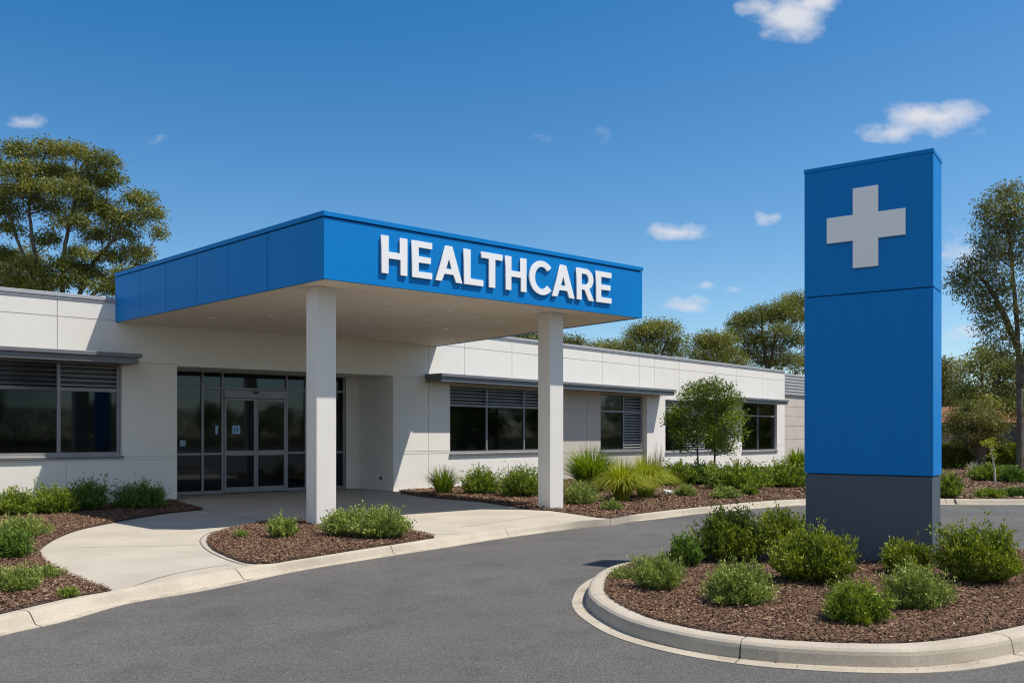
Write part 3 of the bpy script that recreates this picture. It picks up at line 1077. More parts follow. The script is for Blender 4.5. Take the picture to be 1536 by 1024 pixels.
for k, (u0, u1) in enumerate(((a + 0.01, dm - 0.004), (dm + 0.004, b - 0.01))):
    f = MB()
    st = 0.055
    z0, z1 = 0.015, zdh - 0.006
    zm0, zm1 = PG.z(383, 682.5), PG.z(383, 675)
    zbm = PG.z(383, 729)
    f.box(PG, u0, u0 + st, -0.06, 0.02, z0, z1); f.box(PG, u1 - st, u1, -0.06, 0.02, z0, z1)
    f.box(PG, u0 + st, u1 - st, -0.06, 0.018, z1 - st, z1)
    f.box(PG, u0 + st, u1 - st, -0.06, 0.018, zm0, zm1)
    f.box(PG, u0 + st, u1 - st, -0.06, 0.018, z0, zbm)
    dpart = f.build('sliding_door', M['alu'], bld, bevel=0.005)
    for c, e in ((zbm, zm0), (zm1, z1 - st)):
        g = MB()
        g.quad(PG.pt(u0 + st, -0.02, c), PG.pt(u1 - st, -0.02, c), PG.pt(u1 - st, -0.02, e), PG.pt(u0 + st, -0.02, e))
        g.build('pane', M['glass'], dpart)


def notice(px0, px1, py0, py1, parent, out, bars=True):
    a, b = PG.s(px0), PG.s(px1)
    c, e = PG.z(px0, py1), PG.z(px0, py0)
    q = MB()
    q.box(PG, a, b, out, out + 0.004, c, e)
    if bars:
        w, h = b - a, e - c
        for (x0, x1, y0, y1) in ((.2, .3, .2, .8), (.62, .72, .2, .8), (.3, .62, .42, .52), (.3, .62, .72, .8)):
            q.box(PG, a + w * x0, a + w * x1, out + 0.0045, out + 0.0075, c + h * y0, c + h * y1, 1)
    o = q.build('door_notice', [M['notice'], M['notice_ink']], parent)


notice(349, 360.5, 638, 650.5, bld, -0.018)
notice(324, 328, 638, 651, bld, -0.048, False)
notice(270.5, 279, 660, 669, bld, -0.048, False)
tp_ = MB()
s_ = PI.s(571.7)
tp_.box(PI, s_ - 0.035, s_ + 0.035, 0.001, 0.03, PI.z(571.7, 719), PI.z(571.7, 714.5))
tp_.build('wall_outlet', M['dark_metal'], bld, bevel=0.004)

# ---- right wing
zw_t, zw_b = PR.z(675, 576), PR.z(675, 680)
s675, s734, s790, s812 = PR.s(675), PR.s(734), PR.s(790), PR.s(816)
sr0, sr1 = PR.s(829), PR.s(970.5)
s998, s1092 = PR.s(998), PR.s(1092)
s1113, s1165 = PR.s(1113), PR.s(1165.5)
z3t, z3b = PR.z(1000, 599), PR.z(1000, 678)
z4t, z4b = PR.z(1140, 604), PR.z(1140, 676)
zaw = 3.07
zhj = PR.z(850, 537)
zgb = PR.z(640, 680)
wr = MB()
op = [(s675, s812, zw_b, zw_t), (sr0, sr1, -0.05, zaw), (s998, s1092, z3b, z3t), (s1113, s1165, z4b, z4t)]
vj = [(PR.s(643), 0, TOP), (PR.s(697), zw_t + 0.05, TOP), (PR.s(768), zw_t + 0.05, TOP), (PR.s(904), zaw + 0.05, TOP), (PR.s(959), zaw + 0.05, TOP), (PR.s(982), zaw + 0.05, TOP),
      (PR.s(1019), z3t + 0.05, TOP), (PR.s(1072), z3t + 0.05, TOP), (PR.s(1105), -0.05, TOP), (PR.s(1144), z4t + 0.05, TOP), (PR.s(1166.5), -0.05, zgb)]
hj = [(zhj, 0.0, sE), (zgb, 0.0, s675 - 0.01), (zgb + 0.07, 0.0, s675 - 0.01), (zgb, s1092 + .02, s1113 - .02), (zgb, s1165 + .02, sE), (PR.z(620, 565), 0, s675 - .02)]
hwall(wr, PR, 0.0, sE, -0.05, TOP, op, vj, hj)
wr.build('right_wing_wall', M['render'], bld, weld=True)
cp = MB()
cp.box(PR, PR.s(697), sE + 0.03, -0.32, 0.035, TOP, TOP + 0.085)
cp.box(PR, PR.s(697), sE + 0.01, -0.30, 0.02, TOP - 0.05, TOP - 0.002)
cp.build('parapet_cap', M['cap'], bld, bevel=0.006)
PRi = PR.shift(-0.13)
s905, s941, s968 = PR.s(905), PR.s(941), PR.s(968.5)
z2t, z2b = PR.z(905, 589), PR.z(905, 677)
wi = MB()
hwall(wi, PRi, sr0 + 0.002, sr1 - 0.002, -0.05, zaw + 0.04, [(s905, s968, z2b, z2t)], [(PR.s(884.6), -0.05, zaw)], [(PR.z(870, 616), sr0, s905 - .01), (PR.z(870, 678.5), sr0, s905 - .01)], th=0.12)
wi.build('infill_panel', M['tan'], bld, weld=True)
window(PR, s675, s812, zw_b, zw_t, [s734, s790], PR.z(734, 609), louv={(0, 1), (1, 1), (2, 1)})
window(PRi, s905, s968, z2b, z2t, [s941], PR.z(905, 616), louv={(1, 0), (1, 1)}, rec=0.03)
window(PR, s998, s1092, z3b, z3t, [PR.s(1028), PR.s(1060)], PR.z(1000, 617), louv={(1, 0), (1, 1), (0, 1), (2, 1)})
window(PR, s1113, s1165, z4b, z4t, [PR.s(1140)], PR.z(1140, 623.6))
awning(PR, PR.s(663, 0.72), PR.s(1015, 0.72), 3.09, 3.32, 0.72)
awning(PR, PR.s(1111, 0.72), PR.s(1184, 0.72), 2.98, 3.2, 0.72)

# ---- shell: roof, back and end walls, interior partitions and floor
A0 = PL.pt(0)
Ab = PL.pt(0, -13); Eb = PR.pt(sE, -13)
foot = [A0, Vector((Wc[0], Wc[1], 0)), Pc, Ec, Eb, Ab]
rf = MB()


def inset(k, P, s, o):
    q = P.pt(s, o)
    return (q.x, q.y)


roof_poly = [inset(0, PL, 0, -0.26), inset(0, PL, SL - 0.1, -0.26), inset(0, PH, 0.1, -0.26), inset(0, PH, PH.len - 0.1, -0.26), inset(0, PR, 0.1, -0.26), inset(0, PR, sE - 0.05, -0.26), (Eb.x, Eb.y), (Ab.x, Ab.y)]
rf.prism(roof_poly, 4.2, 4.4)
rf.build('roof', M['grey_metal'], bld)
bw = MB()
for p, q in ((Ec + Vector((-0.2 * PR.n.x, -0.2 * PR.n.y, 0)), Eb), (Eb, Ab), (Ab, A0 + Vector((-0.26 * PL.n.x, -0.26 * PL.n.y, 0)))):
    B = Plane((p.x, p.y), (q.x, q.y))
    bw.box(B, 0.0, B.len - 0.2, -0.2, 0.0, -0.05, TOP)
bw.build('rear_wall', M['render'], bld)
it = MB()
it.box(PL, 0.1, SL + 1.0, -5.2, -5.05, 0, 4.19)
it.box(PR, 0.6, sE - 0.1, -4.7, -4.55, 0, 4.19)
it.box(PG, -1.5, PG.len + 1.0, -6.2, -6.05, 0, 4.19)
it.build('interior_wall', M['inner'], bld)
fl = MB()
fl.prism([inset(0, PL, 0.1, -0.27), inset(0, PL, SL, -0.27), (G0[0] - .2, G0[1] + .05), (G1[0], G1[1] + .13), inset(0, PR, 0.3, -0.27), inset(0, PR, sE - 0.1, -0.27), (Eb.x - .3, Eb.y - .3), (Ab.x + .3, Ab.y)], -0.04, -0.004)
fl.build('interior_floor', M['inner_floor'], bld)

# ---- annex beyond the right wing
EA = PR.pt(sE, -0.9)
PA = Plane((EA.x, EA.y), (EA.x + PR.d.x, EA.y + PR.d.y))
anx = empty('annex_building', (EA.x, EA.y, 0), 'tan walled annex with corrugated grey upper cladding past the far end of the white wing', 'building')
aw = MB()
hwall(aw, PA, 0.02, 9.0, -0.05, 3.55, hj=[(3.0, .02, 9), (2.5, .02, 9), (2.0, .02, 9), (1.3, .02, 9)], th=5.0)
aw.build('annex_wall', M['tan'], anx, weld=True)
ac = MB()
n = 14
for i in range(n):
    z0 = 3.56 + i * 1.14 / n
    ac.box(PA, 0.02, 9.0, -5.0, 0.10 if i % 2 else 0.04, z0, z0 + 1.14 / n - 0.001)
ac.build('corrugated_cladding', surface('corrugated_grey', (0.42, 0.43, 0.44), (0.5, 0.5, 0.51), 2, 0.5, spec=0.5), anx)

# ================================================================== ENTRANCE CANOPY
ZS, ZT = 4.15, 5.27
hS = (ZS - H) * F


def soff(px, py):
    d = hS / (CY - py)
    return Vector(((px - CX) / F * d, d))


Lc = soff(486, 417.8); Rc = soff(963.2, 477)
BL = PL.pt(PL.s(173), 0.004).to_2d()
BR = PR.pt(PR.s(655), 0.004).to_2d()
can = empty('entrance_canopy', (Lc.x, Lc.y, 0), 'flat blue entrance canopy on two white columns carrying the raised white word HEALTHCARE', 'canopy')
PF = Plane(Lc, Rc)
PLs = Plane(BL, Lc)
PRs = Plane(Rc, BR)
CAPH = 0.085
for nm, P, joints in (('front_fascia', PF, []), ('side_fascia', PLs, [209.8, 248.5, 294.5, 342, 401]), ('side_fascia', PRs, [])):
    f = MB()
    js = [P.s(j) for j in joints] if joints else ([P.len * k / 5 for k in range(1, 5)] if P is PRs else [])
    hwall(f, P, 0.0, P.len, ZS, ZT - CAPH - 0.02, vj=[(j, ZS, ZT - CAPH - 0.02) for j in js], th=0.06 if P is PF else 0.055, gw=0.016, gd=0.015)
    f.quad(P.pt(0, 0, ZS), P.pt(P.len, 0, ZS), P.pt(P.len, -0.055, ZS), P.pt(0, -0.055, ZS))
    f.build(nm, M['blue'], can, weld=True)
# cap flashing, proud, over a dark shadow gap
cpb = MB()
poly_out = [PLs.pt(0, 0.02).to_2d(), Lc + (PLs.n + PF.n) * 0.02, Rc + (PF.n + PRs.n) * 0.02, PRs.pt(PRs.len, 0.02).to_2d()]
back = [PR.pt(0.02, 0.006).to_2d() + PR.n * 0, Vector((Pc.x, Pc.y)) + PH.n * 0.01, Vector(Wc) + PH.n * 0.01]
poly = [tuple(p) for p in poly_out] + [tuple(b_) for b_ in (Vector((Pc.x, Pc.y)) + PH.n * 0.02, Vector(Wc) + PL.n * 0.02 + PL.d * 0.0)]
cpb.prism(poly, ZT - CAPH, ZT)
cpb.build('cap_flashing', M['blue'], can, bevel=0.006)
gpb = MB()
sh = [PLs.pt(0.06, -0.03).to_2d(), Lc - (PLs.n + PF.n) * 0.03, Rc - (PF.n + PRs.n) * 0.03, PRs.pt(PRs.len - 0.06, -0.03).to_2d(), Vector((Pc.x, Pc.y)) + PH.n * 0.03, Vector(Wc) + PH.n * 0.03]
gpb.prism([tuple(p) for p in sh], ZT - CAPH - 0.019, ZT - CAPH - 0.001)
gpb.build('shadow_gap', M['blue_dark'], can)
so = MB()
inn = [PLs.pt(0.012, -0.056).to_2d(), Lc - (PLs.n + PF.n) * 0.061, Rc - (PF.n + PRs.n) * 0.061, PRs.pt(PRs.len - 0.02, -0.056).to_2d(), Vector((Pc.x, Pc.y)) + PH.n * 0.012 + PR.n * 0.012, Vector(Wc) + PH.n * 0.012]
so.prism([tuple(p) for p in inn], ZS + 0.012, ZS + 0.08)
# fine board joints of the soffit
so.build('soffit', M['soffit'], can)
sj = MB()
for k in range(1, 6):
    u = PF.len * k / 6
    sj.box(PF, u - 0.006, u + 0.006, -7.0 if k < 5 else -5.5, -0.1, ZS + 0.008, ZS + 0.0115)
for k in range(1, 4):
    sj.box(PF, 0.2, PF.len - 0.3, -1.9 * k - 0.006, -1.9 * k + 0.006, ZS + 0.004, ZS + 0.0075)
sj.build('soffit_joint', M['soffit'], can)
for px, py in ((407, 473.5), (318, 477.5), (585, 463), (675, 465.5), (750, 481), (594, 491), (669, 493), (803, 467)):
    p = soff(px, py)
    dlm = MB()
    ring = [(p.x + 0.085 * math.cos(q), p.y + 0.085 * math.sin(q)) for q in np.linspace(0, 2 * math.pi, 20, endpoint=False)]
    dlm.prism(ring, ZS - 0.008, ZS + 0.011)
    dlm.build('downlight', M['lamp_off'], can, bevel=0.004)
for px, py in ((474.5, 788.5), (825, 764)):
    c = Vector(gp(px, py))
    w = 0.385
    lx = -PRs.n if False else Vector((-PF.d.y, PF.d.x))
    cb = MB()
    cb.prism([tuple(c), tuple(c + PF.d * w), tuple(c + PF.d * w + lx * w), tuple(c + lx * w)], -0.05, ZS + 0.011)
    cb.build('column', M['column'], can, bevel=0.012)

# raised letters
LET = {
    'H': ([[(0, 0), (.19, 0), (.19, .41), (.53, .41), (.53, 0), (.72, 0), (.72, 1), (.53, 1), (.53, .58), (.19, .58), (.19, 1), (0, 1)]], .72),
    'E': ([[(0, 0), (.60, 0), (.60, .165), (.19, .165), (.19, .42), (.56, .42), (.56, .58), (.19, .58), (.19, .835), (.60, .835), (.60, 1), (0, 1)]], .60),
    'A': ([[(0, 0), (.195, 0), (.275, .21), (.565, .21), (.645, 0), (.84, 0), (.52, 1), (.32, 1)], [(.325, .355), (.42, .66), (.515, .355)]], .84),
    'L': ([[(0, 0), (.58, 0), (.58, .17), (.19, .17), (.19, 1), (0, 1)]], .58),
    'T': ([[(.23, 0), (.42, 0), (.42, .83), (.65, .83), (.65, 1), (0, 1), (0, .83), (.23, .83)]], .65),
}


def arc(cx, cy, rx, ry, a0, a1, n):
    return [(cx + rx * math.cos(rad(a0 + (a1 - a0) * i / (n - 1))), cy + ry * math.sin(rad(a0 + (a1 - a0) * i / (n - 1)))) for i in range(n)]


LET['C'] = ([arc(.43, .5, .43, .52, 42, 318, 30) + arc(.43, .5, .245, .345, 318, 42, 26)], .80)
LET['R'] = ([[(0, 0), (.19, 0), (.19, .33), (.31, .33), (.48, 0), (.69, 0), (.495, .365)] + arc(.36, .67, .30, .33, -62, 90, 16)[1:] + [(0, 1)],
             [(.19, .49)] + arc(.34, .665, .135, .175, -90, 90, 12) + [(.19, .84)]], .68)
zoomx = [('H', 118, 252), ('E', 278, 382), ('A', 400, 540), ('L', 550, 650), ('T', 641, 751), ('H', 768, 876), ('C', 892, 1014), ('A', 1010, 1128), ('R', 1140, 1229), ('E', 1242, 1321)]
zl0 = (PF.z(573.8, 411, .07) + PF.z(918, 453, .07)) / 2
zl1 = (PF.z(573.8, 354, .07) + PF.z(918, 408, .07)) / 2
for ch, x0, x1 in zoomx:
    sa, sb = PF.s(540 + x0 / 3.49, 0.07), PF.s(540 + x1 / 3.49, 0.07)
    loops, wid = LET[ch]
    cu = bpy.data.curves.new('letter_curve', 'CURVE')
    cu.dimensions = '2D'
    cu.fill_mode = 'BOTH'
    cu.extrude = 0.014
    cu.bevel_depth = 0.003
    cu.bevel_resolution = 1
    for lp in loops:
        sp = cu.splines.new('POLY')
        sp.points.add(len(lp) - 1)
        for q, (u, v) in zip(sp.points, lp):
            q.co = (u / wid * (sb - sa), v * (zl1 - zl0), 0, 1)
        sp.use_cyclic_u = True
    tmp = bpy.data.objects.new('letter_tmp', cu)
    COL.objects.link(tmp)
    me = bpy.data.meshes.new_from_object(tmp.evaluated_get(bpy.context.evaluated_depsgraph_get()))
    bpy.data.objects.remove(tmp)
    o3 = PF.pt(sa, 0.028, zl0)
    mt = Matrix(((PF.d.x, 0, PF.n.x, o3.x), (PF.d.y, 0, PF.n.y, o3.y), (0, 1, 0, o3.z), (0, 0, 0, 1)))
    me.transform(mt)
    me.materials.clear()
    link_mesh('raised_letter', me, M['letter'], can)

# ================================================================== PYLON SIGN
sR = Vector(gp(1400, 852.0))
dS = sR.y
zTop = H + (CY - 222) / F * dS
sLd = (zTop - H) * F / (CY - 255)
sL = Vector(((1206.5 - CX) / F * sLd, sLd))
PS = Plane(sL, sR)
TH = 0.56
sgn = empty('pylon_sign', (sL.x, sL.y, 0), 'tall blue pylon sign with a white cross above a grey base on the island', 'sign')
zs1 = (PS.z(1208, 444.5) + PS.z(1399, 432.5)) / 2
zs0 = (PS.z(1208, 710) + PS.z(1399, 713)) / 2
b_ = MB(); b_.box(PS, 0.012, PS.len - 0.012, -TH + 0.012, -0.012, -0.1, zs0 - 0.012)
b_.build('base_cladding', M['sign_grey'], sgn, bevel=0.006)
b_ = MB(); b_.box(PS, 0.03, PS.len - 0.03, -TH + 0.03, -0.03, zs0 - 0.011, zs0 - 0.001)
b_.build('panel_joint', M['blue_dark'], sgn)
b_ = MB(); b_.box(PS, 0.02, PS.len - 0.02, -TH + 0.02, -0.02, zs1 - 0.005, zs1 + 0.005)
b_.build('panel_joint', M['blue_dark'], sgn)
for c, e in ((zs0, zs1 - 0.006), (zs1 + 0.006, zTop - 0.055)):
    b_ = MB(); b_.box(PS, 0, PS.len, -TH, 0, c, e)
    b_.build('blue_cladding', M['blue'], sgn, bevel=0.006)
b_ = MB(); b_.box(PS, -0.006, PS.len + 0.006, -TH - 0.006, 0.006, zTop - 0.054, zTop)
b_.build('top_cap', M['blue'], sgn, bevel=0.006)
s0, s1, s2, s3 = (PS.s(q, 0.03) for q in (1240.1, 1279.1, 1317.1, 1358.2))
za, zb_, zc, zd = PS.z(1298, 402 - 1.5, .03), (PS.z(1240, 365, .03) + PS.z(1358, 352.5, .03)) / 2, (PS.z(1240, 327.2, .03) + PS.z(1358, 312, .03)) / 2, PS.z(1298, 280, .03)
cr = [(s1, za), (s2, za), (s2, zb_), (s3, zb_), (s3, zc), (s2, zc), (s2, zd), (s1, zd), (s1, zc), (s0, zc), (s0, zb_), (s1, zb_)]
bm_ = MB()
n = len(cr)
vs = [PS.pt(a, 0.035, z) for a, z in cr] + [PS.pt(a, 0.002, z) for a, z in cr]
bm_.add(vs, [tuple(range(n)), tuple(range(2 * n - 1, n - 1, -1))] + [((i + 1) % n, i, n + i, n + (i + 1) % n) for i in range(n)])
bm_.build('cross', M['cross'], sgn, bevel=0.004)

# ================================================================== PLANTS
# island round the sign
GI = 'shrubs on the sign island'
shrub('shrub', 'large dark green shrub at the left back of the sign island', 'shrub', 1105, 848, 118, 82, M['box'], 0.05, 11000, 0.6, GI, seed=21)
shrub('shrub', 'spreading shrub hard against the left edge of the sign base', 'shrub', 1180, 822, 84, 58, M['box'], 0.05, 7000, 0.6, GI, seed=22)
shrub('shrub', 'small dark upright shrub left of the big back shrub on the island', 'shrub', 1031, 854, 54, 48, M['shrub_dark'], 0.042, 4500, 0.6, GI, seed=23)
shrub('shrub', 'low feathery shrub nearest the left tip of the island', 'shrub', 992, 889, 82, 52, M['sage'], 0.05, 6000, 0.8, GI, lw=0.2, seed=24)
shrub('shrub', 'wispy grey-green tuft by the left kerb of the island', 'shrub', 936, 872, 42, 20, M['sage'], 0.035, 1500, 0.7, GI, lw=0.18, seed=25, rag=0.4)
shrub('shrub', 'round light green shrub standing alone in the island mulch', 'shrub', 1113, 912, 98, 66, M['sage'], 0.038, 9000, 0.5, GI, lw=0.36, seed=26)
shrub('shrub', 'widest yellow-tipped shrub in front of the grey sign base', 'shrub', 1233, 880, 134, 84, M['box'], 0.048, 14000, 0.6, GI, seed=27)
shrub('shrub', 'round bright green shrub nearest the front kerb of the island', 'shrub', 1290, 940, 90, 68, M['shrub'], 0.036, 9500, 0.5, GI, lw=0.34, seed=28)
shrub('shrub', 'round green shrub before the right corner of the sign base', 'shrub', 1385, 918, 92, 68, M['sage'], 0.036, 9500, 0.5, GI, lw=0.34, seed=29)
shrub('shrub', 'half hidden shrub touching the right corner of the sign base', 'shrub', 1366, 866, 76, 54, M['box'], 0.044, 6500, 0.6, GI, seed=30)
shrub('shrub', 'large dark green shrub right of the sign at the picture edge', 'shrub', 1486, 880, 128, 88, M['box'], 0.048, 14000, 0.6, GI, seed=31)

# bed round the nearer column
GM = 'shrubs round the nearer column'
shrub('shrub', 'tiny green tuft at the rounded end of the column bed', 'shrub', 358, 808, 28, 13, M['sage'], 0.035, 900, 0.7, GM, lw=0.2, seed=41)
shrub('shrub', 'small upright green shrub left of the nearer column', 'shrub', 420, 809, 46, 34, M['sage'], 0.045, 3800, 0.7, GM, seed=42)
shrub('shrub', 'low shrub right beside the nearer column foot', 'shrub', 520, 807, 84, 42, M['sage'], 0.05, 5500, 0.6, GM, seed=43)
shrub('shrub', 'broad low shrub at the pointed end of the column bed', 'shrub', 567, 811, 96, 48, M['sage'], 0.05, 8500, 0.6, GM, seed=44)

# bed below the left windows
GL = 'shrubs in the bed below the left windows'
shrub('shrub', 'bright green shrub under the left window at the picture edge', 'shrub', 12, 775, 62, 42, M['shrub'], 0.055, 5500, 0.5, GL, seed=51)
shrub('shrub', 'bright round shrub second along below the left window', 'shrub', 70, 772, 72, 44, M['shrub'], 0.055, 6500, 0.5, GL, seed=52)
shrub('shrub', 'loose taller shrub half in shade below the window mullion', 'shrub', 124, 768, 64, 48, M['shrub_dark'], 0.055, 5500, 0.7, GL, rag=0.3, seed=53)
shrub('shrub', 'dark shaded round shrub at the end of the bed nearest the entrance', 'shrub', 202, 764, 82, 42, M['shrub_dark'], 0.05, 8000, 0.5, GL, seed=54)
shrub('shrub', 'sprawling grey-green shrub by the widest curve of the path', 'shrub', 22, 808, 76, 32, M['sage'], 0.05, 4500, 0.5, GL, lw=0.28, rag=0.3, seed=55)
shrub('shrub', 'rounded dusky shrub in the middle of the left mulch', 'shrub', 6, 840, 62, 44, M['shrub_dark'], 0.042, 6000, 0.5, GL, seed=56)
shrub('shrub', 'low green shrub in the left mulch near the kerb', 'shrub', 12, 890, 74, 36, M['sage'], 0.04, 6000, 0.6, GL, lw=0.26, seed=57)
shrub('shrub', 'thin flat patch of grey-green leaves beside the curved path', 'shrub', 62, 870, 48, 20, M['sage'], 0.035, 1800, 0.5, GL, lw=0.25, rag=0.4, seed=58)
shrub('shrub', 'tiny yellowish tuft closest to the kerb in the left mulch', 'shrub', 99, 897, 30, 14, M['shrub'], 0.03, 1100, 0.7, GL, lw=0.25, seed=59)

# bed along the right wing
GR = 'plants in the bed along the right wing'
tussock('grass_clump', 'spiky dark green grass clump under the awning end nearest the entrance', 'plant', 664, 741, 66, 46, M['strap'], 420, 0.011, 0.3, GR)
shrub('shrub', 'neat round shrub under the first right wing window', 'shrub', 722, 742, 66, 42, M['shrub'], 0.06, 6000, 0.5, GR, seed=62)
shrub('shrub', 'round shrub just left of the far column', 'shrub', 784, 746, 76, 47, M['shrub'], 0.06, 7000, 0.5, GR, seed=63)
tussock('strap_plant', 'tall dark strap-leaved clump just right of the far column', 'plant', 890, 739, 150, 76, M['strap'], 900, 0.018, 0.55, GR, spread=0.1)
shrub('shrub', 'grey-green rounded shrub at the foot of the far column', 'shrub', 870, 758, 62, 38, M['sage'], 0.055, 5000, 0.5, GR, lw=0.26, seed=65)
shrub('shrub', 'tiny grey-green cushion in front of the yellow grasses', 'shrub', 918, 766, 32, 18, M['sage'], 0.045, 1400, 0.5, GR, lw=0.26, seed=66)
tussock('fountain_grass', 'yellow-green fountain grass next to the strap-leaved clump', 'plant', 936, 753, 122, 70, M['lime'], 1400, 0.010, 0.85, GR, spread=0.08)
tussock('fountain_grass', 'bright yellow fountain grass left of the white stone', 'plant', 972, 748, 122, 74, M['lime'], 1500, 0.010, 0.85, GR, spread=0.08)
tussock('feather_grass', 'pale wispy grass stalks against the wall between two windows', 'plant', 988, 722, 30, 62, M['wisp'], 110, 0.007, 0.1, GR)
shrub('shrub', 'hedge-like shrub behind the left one of the two young trees', 'shrub', 1016, 729, 84, 38, M['shrub'], 0.085, 6000, 0.5, GR, seed=70)
shrub('shrub', 'low leafy shrub between the trunks of the two young trees', 'shrub', 1058, 728, 62, 36, M['shrub_dark'], 0.085, 4200, 0.5, GR, seed=71)
shrub('shrub', 'wide clipped green shrub right of the two young trees', 'shrub', 1114, 735, 100, 42, M['shrub'], 0.085, 7600, 0.5, GR, seed=72)
shrub('shrub', 'rounded green shrub between the wing end and the sign', 'shrub', 1184, 732, 84, 40, M['shrub'], 0.085, 6000, 0.5, GR, seed=73)
tussock('strap_plant', 'upright strap leaves against the tan annex wall', 'plant', 1200, 706, 50, 36, M['strap'], 320, 0.03, 0.25, GR)
shrub('ground_cover', 'low spreading plant right of the white stone', 'plant', 1029, 745, 34, 17, M['sage'], 0.06, 1500, 0.4, GR, seed=75)
shrub('ground_cover', 'flat spreading plant in front of the clipped shrub', 'plant', 1090, 749, 46, 20, M['sage'], 0.06, 2000, 0.4, GR, seed=76)
shrub('ground_cover', 'small low plant between the flat plant and clipped shrub', 'plant', 1126, 743, 30, 16, M['shrub'], 0.06, 1200, 0.4, GR, seed=77)

rk = MB()
p = gp(1008, 742)
for k in range(5):
    c = Vector((p[0] + random.uniform(-.14, .14), p[1] + random.uniform(-.08, .1), 0.05))
    vsn = [c + Vector((random.uniform(-.09, .09), random.uniform(-.09, .09), random.uniform(-.05, .09))) for _ in range(12)]
    bm = bmesh.new()
    for q in vsn: bm.verts.new(q)
    bmesh.ops.convex_hull(bm, input=bm.verts)
    bm.verts.ensure_lookup_table()
    bm.verts.index_update()
    rk.add([v.co.copy() for v in bm.verts], [tuple(v.index for v in f.verts) for f in bm.faces])
    bm.free()
tag(rk.build('white_stone', M['rock'], loc=(p[0], p[1], 0)), 'pale broken stone lying beside the yellow fountain grass', 'stone')

# two young street trees
b1 = gp(1047, 725); b2 = gp(1073, 727)
d1 = b1[1]
tree('young_tree', 'left one of two slim young trees in the wing bed, thinner trunk', b1, [[(b1[0], b1[1], -0.05), at(1047, 690, d1), at(1045, 650, d1), at(1043, 610, d1)]],
     [(1030, 640, 26, 30), (1050, 610, 26, 28), (1020, 622, 16, 18), (1036, 660, 24, 18), (1046, 588, 18, 14), (1016, 650, 12, 13), (1060, 640, 18, 22), (1007, 630, 8, 9), (1034, 596, 10, 9), (1052, 578, 8, 7), (1024, 672, 10, 8)], d1, M['street'], M['bark_dark'],
     leaf=0.08, lw=0.52, sprig=22, dens=165, spread=0.13, droop=0.25, seed=5, r0=0.035, group='young trees in the wing bed', fork=0.4)
tree('young_tree', 'right one of two slim young trees in the wing bed, taller crown', b2, [[(b2[0], b2[1], -0.05), at(1072, 695, b2[1]), at(1072, 650, b2[1]), at(1074, 600, b2[1])]],
     [(1075, 630, 30, 30), (1088, 608, 22, 22), (1068, 590, 20, 18), (1072, 576, 9, 9), (1098, 640, 15, 22), (1088, 660, 20, 17), (1064, 655, 18, 18), (1072, 672, 14, 8), (1110, 624, 7, 8), (1102, 598, 9, 8), (1090, 584, 8, 7), (1108, 655, 7, 8), (1094, 676, 9, 7)], b2[1], M['street'], M['bark_dark'],
     leaf=0.08, lw=0.52, sprig=22, dens=165, spread=0.13, droop=0.25, seed=6, r0=0.04, group='young trees in the wing bed', fork=0.4)

# big eucalypt behind the left wing
D = 34.0
tb = at(120, 470, D)
tree('gum_tree', 'big spreading gum tree rising behind the left wing roof', (tb.x, tb.y),
     [[(tb.x, tb.y, -0.2), at(100, 560, D), at(66, 440, D), at(52, 380, D), at(44, 320, D), at(46, 262, D)],
      [(tb.x + .4, tb.y, -0.2), at(104, 520, D), at(93, 440, D), at(97, 370, D), at(108, 320, D), at(118, 280, D)],
      [(tb.x + .6, tb.y + .3, -0.2), at(112, 520, D), at(120, 440, D), at(143, 390, D), at(178, 350, D), at(205, 325, D)],
      [(tb.x - .3, tb.y + .4, -0.2), at(98, 530, D), at(56, 430, D), at(30, 370, D), at(14, 320, D)],
      [(tb.x + .8, tb.y + .2, -0.2), at(116, 530, D), at(136, 445, D), at(170, 415, D), at(200, 400, D)]],
     [(30, 232, 30, 20), (72, 226, 26, 16), (112, 230, 24, 18), (150, 248, 26, 24), (165, 272, 18, 18), (60, 258, 34, 18), (98, 262, 30, 18), (140, 272, 22, 20), (22, 262, 26, 18), (60, 285, 34, 18), (112, 290, 36, 22), (28, 292, 36, 18), (140, 312, 36, 24), (160, 330, 18, 22), (70, 312, 34, 14),
      (8, 318, 26, 18), (208, 304, 26, 18), (228, 324, 16, 16), (192, 330, 24, 16), (238, 350, 9, 11), (104, 335, 30, 18), (150, 356, 30, 16), (204, 378, 28, 13), (72, 362, 18, 16), (120, 382, 24, 14), (168, 388, 26, 14), (-20, 300, 40, 40), (-40, 250, 40, 30), (18, 345, 22, 12), (186, 352, 18, 12), (92, 398, 20, 14), (140, 412, 26, 14), (70, 410, 18, 14), (186, 412, 22, 12), (110, 425, 26, 14), (158, 432, 24, 12), (212, 392, 12, 9), (204, 428, 20, 12), (226, 412, 13, 10), (40, 398, 20, 12), (62, 432, 22, 12), (24, 424, 20, 14), (8, 385, 18, 14), (180, 436, 20, 10), (120, 405, 20, 12)],
     D, M['euc'], M['bark'], leaf=0.12, lw=0.38, sprig=34, dens=128, spread=0.16, droop=0.55, seed=8, r0=0.125, fork=0.34)
D = 44.0
tb = at(20, 450, D)
tree('gum_tree', 'darker lower gum tree behind the left wing at the picture edge', (tb.x, tb.y), [[(tb.x, tb.y, -0.2), at(22, 520, D), at(26, 440, D), at(30, 400, D)]],
     [(25, 400, 34, 24), (55, 425, 34, 18), (0, 420, 30, 24), (45, 385, 20, 14), (-30, 400, 40, 34), (20, 435, 40, 14)], D, M['gum_grey'], M['bark'], leaf=0.2, lw=0.3, sprig=22, dens=85, spread=0.26, seed=9, r0=0.2)

# trees behind the right wing
GB = 'gum trees behind the right wing'
D = 66.0


